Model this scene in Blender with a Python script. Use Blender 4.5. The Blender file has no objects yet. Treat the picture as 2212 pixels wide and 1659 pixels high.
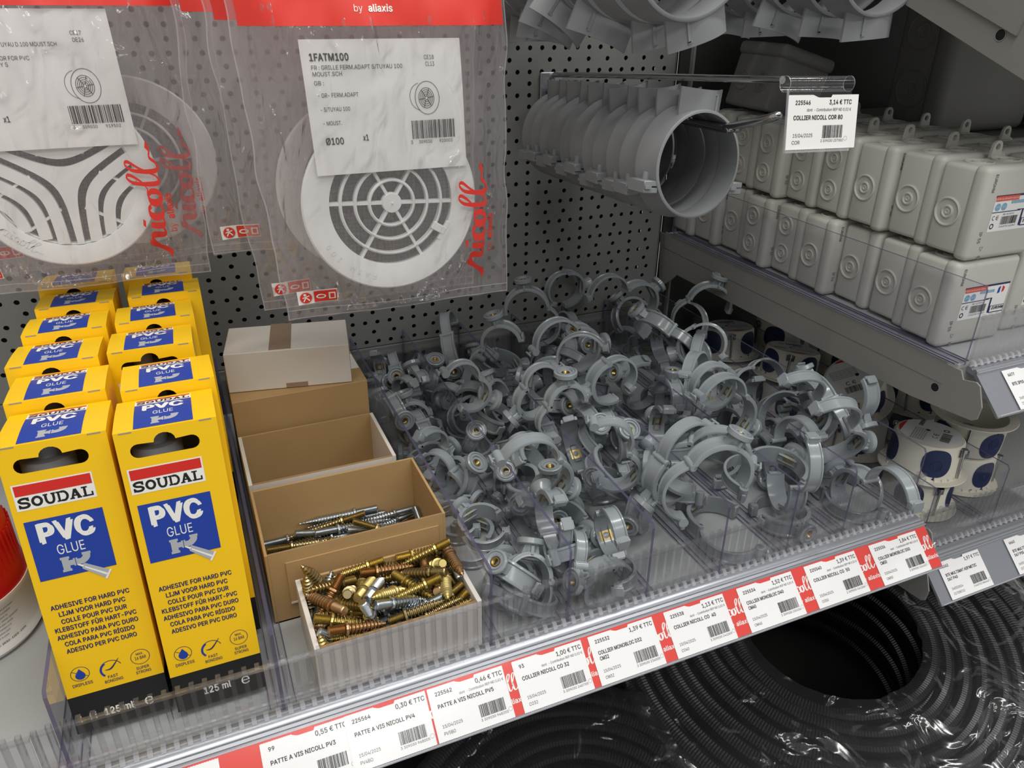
import bpy, bmesh, math, random, json
from mathutils import Vector, Matrix, Quaternion, noise
from mathutils.geometry import delaunay_2d_cdt
R_ = math.radians
PI = math.pi
random.seed(11)
sc = bpy.context.scene
COL = sc.collection
S = 0.001                                   # everything below is in millimetres

# ------------------------------------------------------------------ camera
yaw, pit, rol = R_(23.6487), R_(-26.8712), R_(0.6911)
fw = Vector((math.sin(yaw)*math.cos(pit), math.cos(yaw)*math.cos(pit), math.sin(pit)))
r0 = Vector((math.cos(yaw), -math.sin(yaw), 0)); u0 = r0.cross(fw)
rt = r0*math.cos(rol)+u0*math.sin(rol); up = -r0*math.sin(rol)+u0*math.cos(rol)
cam = bpy.data.objects.new('camera', bpy.data.cameras.new('camera')); COL.objects.link(cam)
cam.data.sensor_width = 36; cam.data.lens = 1662.86/2212*36; cam.data.clip_start = 0.02
M = Matrix((rt, up, -fw)).transposed().to_4x4(); M.translation = Vector((-159.5, -396.7, 437.3))*S
cam.matrix_world = M
sc.camera = cam

# ------------------------------------------------------------------ world, lamps, exposure
w = bpy.data.worlds.new('world'); sc.world = w; w.use_nodes = True
w.node_tree.nodes['Background'].inputs[0].default_value = (1.0, 0.99, 0.97, 1)
w.node_tree.nodes['Background'].inputs[1].default_value = 0.34
def area(name, loc, target, sx, sy, power, colr=(1, .985, .95)):
    l = bpy.data.lights.new(name, 'AREA'); l.shape = 'RECTANGLE'; l.size = sx; l.size_y = sy
    l.energy = power; l.color = colr
    o = bpy.data.objects.new(name, l); COL.objects.link(o); o.location = loc
    o.rotation_euler = (Vector(target)-Vector(loc)).to_track_quat('-Z', 'Y').to_euler()
    return o
area('ceiling_tube', (0.45, -0.42, 2.2), (0.3, 0.0, 0), 3.2, 0.12, 40)
area('ceiling_tube', (-0.9, -1.9, 2.3), (0.0, 0.1, 0), 2.6, 0.12, 14)
area('ceiling_tube', (1.3, -1.9, 2.2), (0.3, 0.1, 0), 2.6, 0.12, 14)
sc.view_settings.view_transform = 'Standard'; sc.view_settings.look = 'None'
sc.view_settings.exposure = 0.12; sc.view_settings.gamma = 1; sc.view_settings.use_curve_mapping = False
sc.cycles.transparent_max_bounces = 40; sc.cycles.max_bounces = 10

# ------------------------------------------------------------------ materials
MAT = {}
def srgb(c):
    return tuple(((v/255+.055)/1.055)**2.4 if v/255 > .04045 else v/255/12.92 for v in c)+(1,)
def nt(name):
    m = bpy.data.materials.new(name); m.use_nodes = True; MAT[name] = m
    return m, m.node_tree.nodes, m.node_tree.links
def pr(name, rgb, rough=.5, metal=0, bump=0, bscale=300, var=0, vscale=20, spec=.5, coat=0, dist=.0004, trans=0):
    m, n, l = nt(name); p = n['Principled BSDF']; c = srgb(rgb)
    p.inputs['Base Color'].default_value = c; p.inputs['Roughness'].default_value = rough
    p.inputs['Metallic'].default_value = metal; p.inputs['Specular IOR Level'].default_value = spec
    if coat: p.inputs['Coat Weight'].default_value = coat; p.inputs['Coat Roughness'].default_value = .15
    tc = n.new('ShaderNodeTexCoord')
    if var:
        t = n.new('ShaderNodeTexNoise'); t.inputs['Scale'].default_value = vscale; t.inputs['Detail'].default_value = 4
        mx = n.new('ShaderNodeMix'); mx.data_type = 'RGBA'; l.new(tc.outputs['Object'], t.inputs['Vector'])
        mx.inputs['A'].default_value = tuple(v*(1-var) for v in c[:3])+(1,); mx.inputs['B'].default_value = tuple(min(1, v*(1+var)) for v in c[:3])+(1,)
        l.new(t.outputs['Fac'], mx.inputs['Factor']); l.new(mx.outputs['Result'], p.inputs['Base Color'])
    if bump:
        t = n.new('ShaderNodeTexNoise'); t.inputs['Scale'].default_value = bscale; t.inputs['Detail'].default_value = 3
        b = n.new('ShaderNodeBump'); b.inputs['Strength'].default_value = bump; b.inputs['Distance'].default_value = dist
        l.new(tc.outputs['Object'], t.inputs['Vector']); l.new(t.outputs['Fac'], b.inputs['Height']); l.new(b.outputs['Normal'], p.inputs['Normal'])
    return m
def clear(name, tint=(1, 1, 1), refl=1.0, rough=.06, haze=0.0, hazec=(.9, .9, .92), bump=0, bscale=30, dist=.004, ior=1.5, stretch=None):
    """thin clear plastic: straight-through transparency + fresnel gloss (+ a little white haze)"""
    m, n, l = nt(name); n.remove(n['Principled BSDF']); out = n['Material Output']
    tr = n.new('ShaderNodeBsdfTransparent'); tr.inputs[0].default_value = tint+(1,)
    gl = n.new('ShaderNodeBsdfGlossy'); gl.inputs['Roughness'].default_value = rough
    fr = n.new('ShaderNodeFresnel'); ge = n.new('ShaderNodeNewGeometry'); io = n.new('ShaderNodeMix')
    io.inputs['A'].default_value = ior; io.inputs['B'].default_value = 1/ior      # a thin sheet reflects alike from both sides
    l.new(ge.outputs['Backfacing'], io.inputs['Factor']); l.new(io.outputs['Result'], fr.inputs[0])
    mu = n.new('ShaderNodeMath'); mu.operation = 'MULTIPLY'; mu.inputs[1].default_value = refl; mu.use_clamp = True
    l.new(fr.outputs[0], mu.inputs[0])
    a = n.new('ShaderNodeMixShader'); l.new(mu.outputs[0], a.inputs[0]); l.new(tr.outputs[0], a.inputs[1]); l.new(gl.outputs[0], a.inputs[2])
    last = a
    if haze:
        d = n.new('ShaderNodeBsdfDiffuse'); d.inputs[0].default_value = hazec+(1,)
        t2 = n.new('ShaderNodeBsdfTranslucent'); t2.inputs[0].default_value = hazec+(1,)
        ms = n.new('ShaderNodeMixShader'); ms.inputs[0].default_value = .4; l.new(d.outputs[0], ms.inputs[1]); l.new(t2.outputs[0], ms.inputs[2])
        b2 = n.new('ShaderNodeMixShader'); b2.inputs[0].default_value = haze; l.new(a.outputs[0], b2.inputs[1]); l.new(ms.outputs[0], b2.inputs[2]); last = b2
    if bump:
        tc = n.new('ShaderNodeTexCoord'); mp = n.new('ShaderNodeMapping')
        if stretch: mp.inputs['Scale'].default_value = stretch
        t = n.new('ShaderNodeTexNoise'); t.inputs['Scale'].default_value = bscale; t.inputs['Detail'].default_value = 2.5; t.inputs['Distortion'].default_value = 1.2
        b = n.new('ShaderNodeBump'); b.inputs['Strength'].default_value = bump; b.inputs['Distance'].default_value = dist
        l.new(tc.outputs['Object'], mp.inputs[0]); l.new(mp.outputs[0], t.inputs['Vector']); l.new(t.outputs['Fac'], b.inputs['Height'])
        for nd in (gl, fr): l.new(b.outputs['Normal'], nd.inputs['Normal'])
    l.new(last.outputs[0], out.inputs['Surface'])
    return m
pr('shelf_paint', (150, 151, 149), .42, bump=.15, bscale=900)
pr('deck_paint', (168, 171, 170), .38, bump=.12, bscale=900)
pr('bracket_paint', (138, 137, 132), .45, bump=.15, bscale=900)
pr('peg_paint', (124, 125, 123), .42, bump=.15, bscale=900)
pr('dark_back', (52, 52, 50), .6)
pr('black', (16, 16, 17), .6)
pr('steel_rail', (158, 161, 168), .28, metal=.55)
pr('grey_pvc', (140, 147, 151), .2, spec=.6, var=.05, vscale=40, bump=.05, bscale=200)
pr('grey_pvc_dull', (126, 130, 133), .38, var=.05, vscale=30)
pr('collar_grey', (136, 138, 140), .3, var=.06, vscale=30, bump=.06, bscale=120)
pr('brass', (178, 156, 100), .34, metal=1)
pr('zinc', (196, 202, 206), .26, metal=1)
pr('gold_zinc', (196, 178, 116), .36, metal=1, var=.25, vscale=60)
pr('copper_zinc', (186, 152, 112), .36, metal=1, var=.2, vscale=60)
pr('dull_zinc', (176, 160, 118), .34, metal=1)
pr('yellow_card', (250, 200, 8), .42, bump=.1, bscale=500, dist=.0002)
pr('card_inner', (150, 148, 138), .8)
pr('black_ink', (24, 23, 24), .5)
pr('blue_ink', (26, 62, 160), .45)
pr('navy_ink', (35, 42, 92), .5)
pr('red_ink', (214, 40, 30), .45)
pr('white_ink', (240, 238, 232), .5)
pr('silver_ink', (176, 178, 182), .4)
pr('kraft', (178, 146, 100), .8, var=.07, vscale=15, bump=.2, bscale=250)
pr('kraft_dark', (150, 120, 82), .85, bump=.2, bscale=250)
pr('white_card', (214, 208, 200), .75, var=.03, vscale=20, bump=.1, bscale=250)
pr('tape', (150, 128, 108), .35)
pr('white_paper', (238, 238, 236), .6, bump=.25, bscale=14, dist=.004)
pr('label_paper', (240, 240, 238), .6, bump=.06, bscale=60, dist=.001)
pr('red_insert', (222, 56, 44), .4)
pr('white_pvc', (238, 240, 238), .35, bump=.06, bscale=60)
pr('screen_grey', (90, 90, 88), .6)
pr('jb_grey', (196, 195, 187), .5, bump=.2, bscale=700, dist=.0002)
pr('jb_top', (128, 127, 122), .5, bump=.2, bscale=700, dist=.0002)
pr('jb_dark', (120, 119, 113), .55, bump=.2, bscale=700, dist=.0002)  # box grey darkened; on the large boxes it puts the shade into the colour
pr('cup_white', (226, 222, 206), .5)
pr('navy_rubber', (36, 46, 86), .55, bump=.2, bscale=500, dist=.0002)
pr('orange_ink', (226, 92, 66), .5)
pr('light_blue_ink', (126, 172, 206), .5)
pr('chrome', (190, 192, 190), .14, metal=1)
pr('black_conduit', (22, 22, 24), .32, spec=.6)
pr('red_plastic', (200, 24, 26), .35)
pr('bucket_white', (232, 232, 230), .35)
pr('floor_dark', (40, 39, 38), .7)
clear('clear_panel', (.965, .965, .98), .8, .05)
clear('clear_edge', (.42, .40, .52), .7, .2, haze=.4, hazec=(.24, .22, .36))
clear('clear_riser', (.985, .985, .99), 1.2, .06, haze=.012)
clear('clear_rib', (.955, .955, .965), 1.9, .07, haze=.03)
clear('clear_foot', (.93, .93, .95), 1.4, .1, haze=.32)
clear('clear_cover', (.97, .97, .98), .4, .12, haze=.02)
clear('bag_film', (.96, .955, .955), 1.7, .10, haze=.10, hazec=(.84, .76, .77), bump=1.0, bscale=40, dist=.0095, stretch=(1.5, 1, .55))  # milky film; the pink in its haze stands for reflections
clear('wrap_film', (.9, .9, .92), 1.8, .14, haze=.035, bump=1.0, bscale=14, dist=.02)  # white haze brightens the wrap in place of glare
clear('screen_mesh', (.75, .75, .75), .3, .3, haze=.35, hazec=(.4, .4, .4))

# ------------------------------------------------------------------ mesh builder
class MB:
    def __init__(s): s.v = []; s.f = []; s.m = []; s.mats = []
    def mi(s, mat):
        if mat not in s.mats: s.mats.append(mat)
        return s.mats.index(mat)
    def add(s, vs, fs, mat, X=None):
        b = len(s.v); k = s.mi(mat)
        s.v += [tuple(X @ Vector(v)) if X else tuple(v) for v in vs]
        s.f += [tuple(b+i for i in f) for f in fs]; s.m += [k]*len(fs)
    def box(s, x0, x1, y0, y1, z0, z1, mat, X=None):
        vs = [(x, y, z) for z in (z0, z1) for y in (y0, y1) for x in (x0, x1)]
        s.add(vs, [(0, 2, 3, 1), (4, 5, 7, 6), (0, 1, 5, 4), (1, 3, 7, 5), (3, 2, 6, 7), (2, 0, 4, 6)], mat, X)
    def bbox(s, x0, x1, y0, y1, z0, z1, r, mat, X=None, seg=2):
        bm = bmesh.new(); bmesh.ops.create_cube(bm, size=1)
        for v in bm.verts: v.co = Vector(((x0+x1)/2+v.co.x*(x1-x0), (y0+y1)/2+v.co.y*(y1-y0), (z0+z1)/2+v.co.z*(z1-z0)))
        bmesh.ops.bevel(bm, geom=bm.edges[:], offset=r, segments=seg, affect='EDGES', profile=.5)
        s.addbm(bm, mat, X)
    def addbm(s, bm, mat, X=None):
        bm.verts.index_update(); s.add([v.co.copy() for v in bm.verts], [[v.index for v in f.verts] for f in bm.faces], mat, X); bm.free()
    def lathe(s, prof, mat, X=None, n=24, cap=True, a0=0, a1=2*PI):
        """profile [(r, z)...] about z"""
        full = abs(a1-a0-2*PI) < 1e-6; c = n if full else n+1
        vs = [(r*math.cos(a0+(a1-a0)*k/n), r*math.sin(a0+(a1-a0)*k/n), z) for r, z in prof for k in range(c)]
        fs = [(j*c+k, j*c+(k+1) % c, (j+1)*c+(k+1) % c, (j+1)*c+k) for j in range(len(prof)-1) for k in range(n)]
        if cap and full:
            if prof[0][0] > 1e-6: fs.append(tuple(range(c))[::-1])
            if prof[-1][0] > 1e-6: fs.append(tuple(range((len(prof)-1)*c, len(prof)*c)))
        s.add(vs, fs, mat, X)
    def cyl(s, p, q, r, mat, n=12, r2=None, X=None):
        p, q = Vector(p), Vector(q); T = Matrix.Translation(p) @ (q-p).to_track_quat('Z', 'Y').to_matrix().to_4x4()
        s.lathe([(r, 0), (r if r2 is None else r2, (q-p).length)], mat, (X @ T) if X else T, n)
    def tube(s, pts, r, mat, n=10, X=None):
        pts = [Vector(p) for p in pts]; rings = []
        prev = None
        for i, p in enumerate(pts):
            d = (pts[min(i+1, len(pts)-1)]-pts[max(i-1, 0)]).normalized()
            if prev is None: u = d.orthogonal().normalized()
            else: u = (prev-d*prev.dot(d)).normalized()
            prev = u; v = d.cross(u)
            rings += [p+(u*math.cos(2*PI*k/n)+v*math.sin(2*PI*k/n))*r for k in range(n)]
        fs = [(j*n+k, j*n+(k+1) % n, (j+1)*n+(k+1) % n, (j+1)*n+k) for j in range(len(pts)-1) for k in range(n)]
        fs += [tuple(range(n))[::-1], tuple(range((len(pts)-1)*n, len(pts)*n))]
        s.add(rings, fs, mat, X)
    def sweep(s, prof, frames, mat, closed=True, X=None):
        """profile 2d points swept through a list of 4x4 frames (profile in frame xy)"""
        n = len(prof); vs = []
        for F in frames: vs += [F @ Vector((a, b, 0)) for a, b in prof]
        fs = [(j*n+k, j*n+(k+1) % n, (j+1)*n+(k+1) % n, (j+1)*n+k) for j in range(len(frames)-1) for k in range(n if closed else n-1)]
        if closed: fs += [tuple(range(n))[::-1], tuple(range((len(frames)-1)*n, len(frames)*n))]
        s.add(vs, fs, mat, X)
    def prism(s, poly, t0, t1, mat, X=None):
        """poly in xy extruded in z from t0 to t1"""
        n = len(poly); vs = [(x, y, t0) for x, y in poly]+[(x, y, t1) for x, y in poly]
        fs = [tuple(range(n))[::-1], tuple(range(n, 2*n))]+[(k, (k+1) % n, n+(k+1) % n, n+k) for k in range(n)]
        s.add(vs, fs, mat, X)
    def flat(s, polys, mat, X, off=0.0):
        """2-D polygons (list of (verts, faces)) laid on the xy plane of frame X"""
        for i, (vs, fs) in enumerate(polys): s.add([(x, y, off+.011*(i % 6)) for x, y in vs], fs, mat, X)
    def mesh(s, name, smooth=None):
        me = bpy.data.meshes.new(name); me.from_pydata([Vector(v)*S for v in s.v], [], s.f)
        for m in s.mats: me.materials.append(MAT[m])
        me.polygons.foreach_set('material_index', s.m)
        if smooth is not None:
            me.polygons.foreach_set('use_smooth', [True]*len(s.f)); me.update(); me.set_sharp_from_angle(angle=R_(smooth))
        me.update()
        return me
    def build(s, name, parent=None, smooth=None, label=None):
        return link(name, s.mesh(name, smooth), parent, label=label)
def link(name, me, parent=None, loc=None, label=None):
    o = bpy.data.objects.new(name, me); COL.objects.link(o)
    if parent: o.parent = parent
    if loc is not None: o.location = Vector(loc)*S
    if label: o['label'] = label
    return o
def thing(name, label, cat, loc=(0, 0, 0), group=None, rot=None, q=None):
    o = bpy.data.objects.new(name, None); COL.objects.link(o); o.empty_display_size = .01
    o.location = Vector(loc)*S
    if q is not None: o.rotation_mode = 'QUATERNION'; o.rotation_quaternion = q
    if rot is not None: o.rotation_euler = rot
    o['label'] = label; o['category'] = cat
    if group: o['group'] = group
    return o
def tag(o, label, cat, group=None):
    o['label'] = label; o['category'] = cat
    if group: o['group'] = group
    return o
def struct(o): o['kind'] = 'structure'; return o
def dup(root, label, loc=None, rot=None, q=None, group=None, skip=()):
    r = root.copy(); COL.objects.link(r)
    if loc is not None: r.location = Vector(loc)*S
    if rot is not None: r.rotation_euler = rot
    if q is not None: r.rotation_mode = 'QUATERNION'; r.rotation_quaternion = q
    r['label'] = label
    if group: r['group'] = group
    for ch in list(root.children):
        if ch.name.split('.')[0] in skip: continue
        c = ch.copy(); COL.objects.link(c); c.parent = r
        for g in ch.children:
            d = g.copy(); COL.objects.link(d); d.parent = c
    return r
def frame(o, u, v):
    """4x4 with x along u, y along v, z out of the surface (u x v), origin o"""
    u = Vector(u).normalized(); v = Vector(v).normalized(); n = u.cross(v)
    F = Matrix((u, v, n)).transposed().to_4x4(); F.translation = Vector(o); return F

# ------------------------------------------------------------------ lettering
_tc = {}
try:                                        # Blender's own interface font; its built-in one if that is missing
    import os
    FONT = bpy.data.fonts.load(os.path.join(bpy.utils.resource_path('LOCAL'), 'datafiles', 'fonts', 'Inter.woff2'))
except Exception:
    FONT = None
def outline(body):
    """edge loops of a string, per loop a list of 2-D points; and the overall x extent"""
    cu = bpy.data.curves.new('t', 'FONT'); cu.body = body; cu.font = FONT or cu.font; cu.size = 1.0; cu.resolution_u = 3; cu.fill_mode = 'NONE'
    ob = bpy.data.objects.new('t', cu); COL.objects.link(ob)
    me = bpy.data.meshes.new_from_object(ob.evaluated_get(bpy.context.evaluated_depsgraph_get()))
    P = [(v.co.x, v.co.y) for v in me.vertices]; nb = {}
    for e in me.edges: i, j = e.vertices; nb.setdefault(i, []).append(j); nb.setdefault(j, []).append(i)
    E = [tuple(e.vertices) for e in me.edges]
    nxt = {}
    for i, j in E: nxt.setdefault(i, []).append(j)
    loops = []; seen = set()
    for st in sorted(nb):
        if st in seen: continue
        lp = [st]; seen.add(st); cur = st
        while True:
            c = [q for q in nb[cur] if q not in seen]
            if not c: break
            cur = c[0] if len(c) == 1 or (cur+1) not in c else cur+1; seen.add(cur); lp.append(cur)
        if len(lp) > 2: loops.append([P[k] for k in lp])
    bpy.data.objects.remove(ob); bpy.data.curves.remove(cu); bpy.data.meshes.remove(me)
    return loops
_ch = {}
def char(c):
    if c in _ch: return _ch[c]
    ext = lambda L: max(p[0] for l in L for p in l)
    if 'BAR' not in _ch: _ch['BAR'] = ext(outline('||'))
    adv = ext(outline('|'+c+'|'))-_ch['BAR']
    L = outline(c) if c.strip() else []
    vs, fs = [], []
    if L:
        pts, ed = [], []
        for l in L:
            b = len(pts); n = len(l); pts += l; ed += [(b+k, b+(k+1) % n) for k in range(n)]
        vo, eo, fo, _, _, _ = delaunay_2d_cdt([Vector(p) for p in pts], ed, [], 0, 1e-6)
        for f in fo:
            c_ = sum((vo[i] for i in f), Vector((0, 0)))/len(f); wn = 0
            for l in L:
                n = len(l)
                for k in range(n):
                    x0, y0 = l[k]; x1, y1 = l[(k+1) % n]
                    if (y0 <= c_.y) != (y1 <= c_.y):
                        t = (c_.y-y0)/(y1-y0)
                        if x0+t*(x1-x0) > c_.x: wn += 1 if y1 > y0 else -1
            if wn != 0: fs.append(tuple(f))
        vs = [tuple(v) for v in vo]
    _ch[c] = (vs, fs, adv); return _ch[c]
def glyphs(s_, bold=0.0):
    """(list of strikes, x extent); a bold face is struck several times slightly apart"""
    key = (s_, bold)
    if key not in _tc:
        out = []
        for dx, dy in (((0, 0),) if not bold else ((-bold, bold*.5), (bold, -bold*.5), (0, bold*.7), (0, -bold*.7))):
            vs, fs, x = [], [], 0.0
            for c in s_:
                v, f, adv = char(c); b = len(vs); vs += [(x+p[0]+dx, p[1]+dy) for p in v]; fs += [tuple(b+i for i in q) for q in f]; x += adv+bold*.6
            out.append((vs, fs))
        xs = [v[0] for vs, fs in out for v in vs] or [0, 1]
        _tc[key] = (out, min(xs), max(xs))
    return _tc[key]
CAP = None
def text(s_, x, y, h, w=None, align='l', bold=0.0, shear=0.0, sx=1.0):
    """text with cap height h at baseline (x, y); w fits the width"""
    global CAP
    if CAP is None:
        g = glyphs('H'); CAP = max(v[1] for v in g[0][0][0])
    L, a, b = glyphs(s_, bold); k = h/CAP; kx = (w/(b-a)) if w else k*sx
    W = (b-a)*kx; ox = {'l': x, 'c': x-W/2, 'r': x-W}[align]
    return [([(ox+(vx-a)*kx+shear*vy*k, y+vy*k) for vx, vy in vs], fs) for vs, fs in L]
def rect(x0, y0, x1, y1): return ([(x0, y0), (x1, y0), (x1, y1), (x0, y1)], [(0, 1, 2, 3)])
def disc2(cx, cy, rx, ry=None, n=28): return ([(cx+rx*math.cos(2*PI*k/n), cy+(ry or rx)*math.sin(2*PI*k/n)) for k in range(n)], [tuple(range(n))])
def ring2(cx, cy, r, t, ry=None, n=32, a0=0, a1=360):
    ry = ry or r; vs = []
    for k in range(n+1):
        a = R_(a0+(a1-a0)*k/n); vs += [(cx+r*math.cos(a), cy+ry*math.sin(a)), (cx+(r-t)*math.cos(a), cy+(ry-t)*math.sin(a))]
    return (vs, [(2*k, 2*k+2, 2*k+3, 2*k+1) for k in range(n)])
def barcode(x, y, w, h, seed=1):
    rnd = random.Random(seed); out = []; cx = 0
    while cx < 95:
        b = rnd.choice((1, 1, 2, 3)); out.append(rect(x+w*cx/95, y, x+w*min(95, cx+b)/95, y+h)); cx += b+rnd.choice((1, 1, 2, 2))
    return out
def spline(pts, n=8):
    P = [pts[0]]+list(pts)+[pts[-1]]; out = []
    for i in range(1, len(P)-2):
        for k in range(n):
            t = k/n; a, b, c, d = P[i-1:i+3]
            out.append(tuple(.5*(2*b[j]+(c[j]-a[j])*t+(2*a[j]-5*b[j]+4*c[j]-d[j])*t*t+(3*b[j]-a[j]-3*c[j]+d[j])*t**3) for j in range(len(b))))
    out.append(tuple(P[-2])); return out
def stroke(pts, k=1.0):
    """ribbon through (x, y, width)"""
    p = spline(pts); vs = []
    for i, (x, y, w_) in enumerate(p):
        a = p[max(0, i-1)]; b = p[min(len(p)-1, i+1)]; dx, dy = b[0]-a[0], b[1]-a[1]; L = math.hypot(dx, dy) or 1
        vs += [(x-dy/L*w_/2, y+dx/L*w_/2), (x+dy/L*w_/2, y-dx/L*w_/2)]
    return (vs, [(2*i, 2*i+1, 2*i+3, 2*i+2) for i in range(len(p)-1)])
LOGO = [
    [(0.0, -.12, .10), (.05, .0, .07), (.10, .24, .045), (.15, .50, .06), (.17, .56, .05)],
    [(.10, .22, .03), (.17, .42, .05), (.22, .47, .07), (.24, .36, .07), (.235, .12, .06), (.26, .02, .05), (.31, .10, .03)],
    [(.345, .46, .06), (.335, .22, .07), (.345, .05, .06), (.38, .02, .04), (.42, .10, .03)],
    [(.355, .62, .07), (.375, .70, .07)],
    [(.54, .38, .05), (.51, .46, .06), (.45, .42, .07), (.425, .22, .08), (.46, .04, .07), (.53, .05, .04), (.57, .14, .03)],
    [(.66, .44, .04), (.59, .38, .07), (.575, .18, .08), (.62, .02, .06), (.68, .12, .06), (.69, .32, .06), (.66, .44, .05), (.72, .42, .03)],
    [(.71, .42, .02), (.79, .60, .025), (.855, .92, .035), (.83, 1.02, .03), (.775, .80, .035), (.765, .25, .05), (.79, .03, .045), (.85, .14, .02)],
    [(.85, .14, .02), (.92, .60, .025), (.985, .92, .035), (.96, 1.02, .03), (.90, .80, .035), (.89, .25, .05), (.92, .03, .045), (.98, .10, .035), (1.03, .26, .04), (1.10, .24, .05), (1.16, .34, .08)]]
def logo(x, y, w_, h_):
    out = []
    for st in LOGO:
        vs, fs = stroke(st); out.append(([(x+a*w_/1.16, y+b*h_) for a, b in vs], fs))
    return out
def slab(s_, x, y, w_, h_, t=.2):
    """wide slab-serif capitals drawn from strokes: S O U D A L"""
    out = []; n = len(s_); cw = w_/(n+.0)
    def st(cx, pts, k=t): out.append(stroke([(cx+a*cw, y+b*h_, k*h_) for a, b in pts]))
    def bar(cx, a0, b0, a1, b1): out.append(rect(cx+a0*cw, y+b0*h_, cx+a1*cw, y+b1*h_))
    for i, ch in enumerate(s_):
        cx = x+i*cw
        if ch == 'S': st(cx, [(.84, .72), (.72, .9), (.35, .9), (.14, .74), (.3, .55), (.7, .45), (.84, .26), (.65, .09), (.25, .1), (.1, .28)], .22); bar(cx, .8, .62, .92, 1); bar(cx, .04, 0, .16, .38)
        if ch == 'O': out.append(ring2(cx+.5*cw, y+.5*h_, .45*cw, .2*h_*1.1, .5*h_))
        if ch == 'U':
            st(cx, [(.2, .95), (.2, .4), (.32, .12), (.5, .07), (.68, .12), (.8, .4), (.8, .95)], .2); bar(cx, .02, .86, .38, 1); bar(cx, .62, .86, .98, 1)
        if ch == 'D':
            bar(cx, .12, 0, .3, 1); bar(cx, .02, .86, .5, 1); bar(cx, .02, 0, .5, .14); st(cx, [(.4, .92), (.68, .9), (.86, .65), (.86, .35), (.68, .1), (.4, .08)], .2)
        if ch == 'A':
            st(cx, [(.2, .05), (.5, .95)], .18); st(cx, [(.5, .95), (.8, .05)], .26); bar(cx, .3, .26, .7, .4); bar(cx, .02, 0, .4, .13); bar(cx, .6, 0, .98, .13)
        if ch == 'L': bar(cx, .18, 0, .38, 1); bar(cx, .04, .86, .52, 1); bar(cx, .04, 0, .9, .15); bar(cx, .78, 0, .92, .42)
    return out

# ================================================================== THE SETTING
def tile(wd, ht, holes, r, nseg=10):
    pts = [(0, 0), (wd, 0), (wd, ht), (0, ht)]; edges = [(0, 1), (1, 2), (2, 3), (3, 0)]; loops = []
    for hx, hz in holes:
        b = len(pts); pts += [(hx+r*math.cos(2*PI*k/nseg), hz+r*math.sin(2*PI*k/nseg)) for k in range(nseg)]
        edges += [(b+k, b+(k+1) % nseg) for k in range(nseg)]; loops.append(list(range(b, b+nseg)))
    vo, eo, fo, _, _, _ = delaunay_2d_cdt([Vector(p) for p in pts], edges, [], 0, 1e-5)
    keep = []
    for f in fo:
        c = sum((vo[i] for i in f), Vector((0, 0)))/len(f)
        if all((c-Vector(h)).length > r*.9 for h in holes): keep.append(tuple(f))
    return [tuple(v) for v in vo], keep, loops, [Vector(p) for p in pts]
def perforated(mb, x0, x1, z0, z1, y, holes, r, mat, t=1.2):
    vo, fs, loops, pts = tile(x1-x0, z1-z0, [(a-x0, b-z0) for a, b in holes], r)
    mb.add([(x0+a, y, z0+b) for a, b in vo], fs, mat)
    for lp in loops:
        n = len(lp); ring = [pts[i] for i in lp]
        mb.add([(x0+p.x, y, z0+p.y) for p in ring]+[(x0+p.x, y+t, z0+p.y) for p in ring], [(k, (k+1) % n, n+(k+1) % n, n+k) for k in range(n)], mat)
PX, PZ, HX, HZ = 14.943, 12.454, 214.73, 358.97
mb = MB(); TW = PX*5; TH = PZ*2
zr = HZ-24*PZ-6.2          # tile origin just below the lowest dense row
for i in range(-11, 3):
    tx = HX-5+i*TW; x1 = min(tx+TW, 424.5)
    for j in range(0, 22):
        tz = zr+j*TH
        hs = [(tx+5+PX*k, tz+6.2) for k in range(5)]+[(tx+5+PX+PX*5/3*k, tz+6.2+PZ) for k in range(3)]
        perforated(mb, tx, x1, tz, tz+TH, 452.7, [h for h in hs if h[0] < 416], 2.7, 'peg_paint')
mb.box(424, 425.5, 452.7, 470, zr, zr+22*TH, 'peg_paint')
for i in range(-24, 9):
    tx = HX-12.45+i*PX*5/3; perforated(mb, tx, tx+PX*5/3, -4, 50, 449.5, [(tx+12.45, 37)], 2.7, 'peg_paint')
mb.box(-386, 439, 449.5, 456, 49.8, 52.6, 'peg_paint')
struct(mb.build('wall_back', smooth=40))
mb = MB(); mb.box(-600, 426, 500, 505, -460, 700, 'dark_back'); struct(mb.build('shade_backing'))  # dark sheet added behind the pegboard, standing for the shade seen through its holes
mb = MB(); mb.box(440, 1100, 466, 470, -460, 700, 'dark_back'); struct(mb.build('wall_right_back'))
mb = MB(); mb.box(427, 438, 468, 500, -460, 700, 'black'); mb.box(455, 458, 460, 466, -60, 700, 'shelf_paint')
for k in range(24): mb.box(431, 434, 467.5, 469, 20+k*25, 34+k*25, 'dark_back')
struct(mb.build('trim_1'))
mb = MB(); mb.box(-900, 1300, -700, 505, -462, -455, 'floor_dark'); struct(mb.build('floor'))

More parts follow.
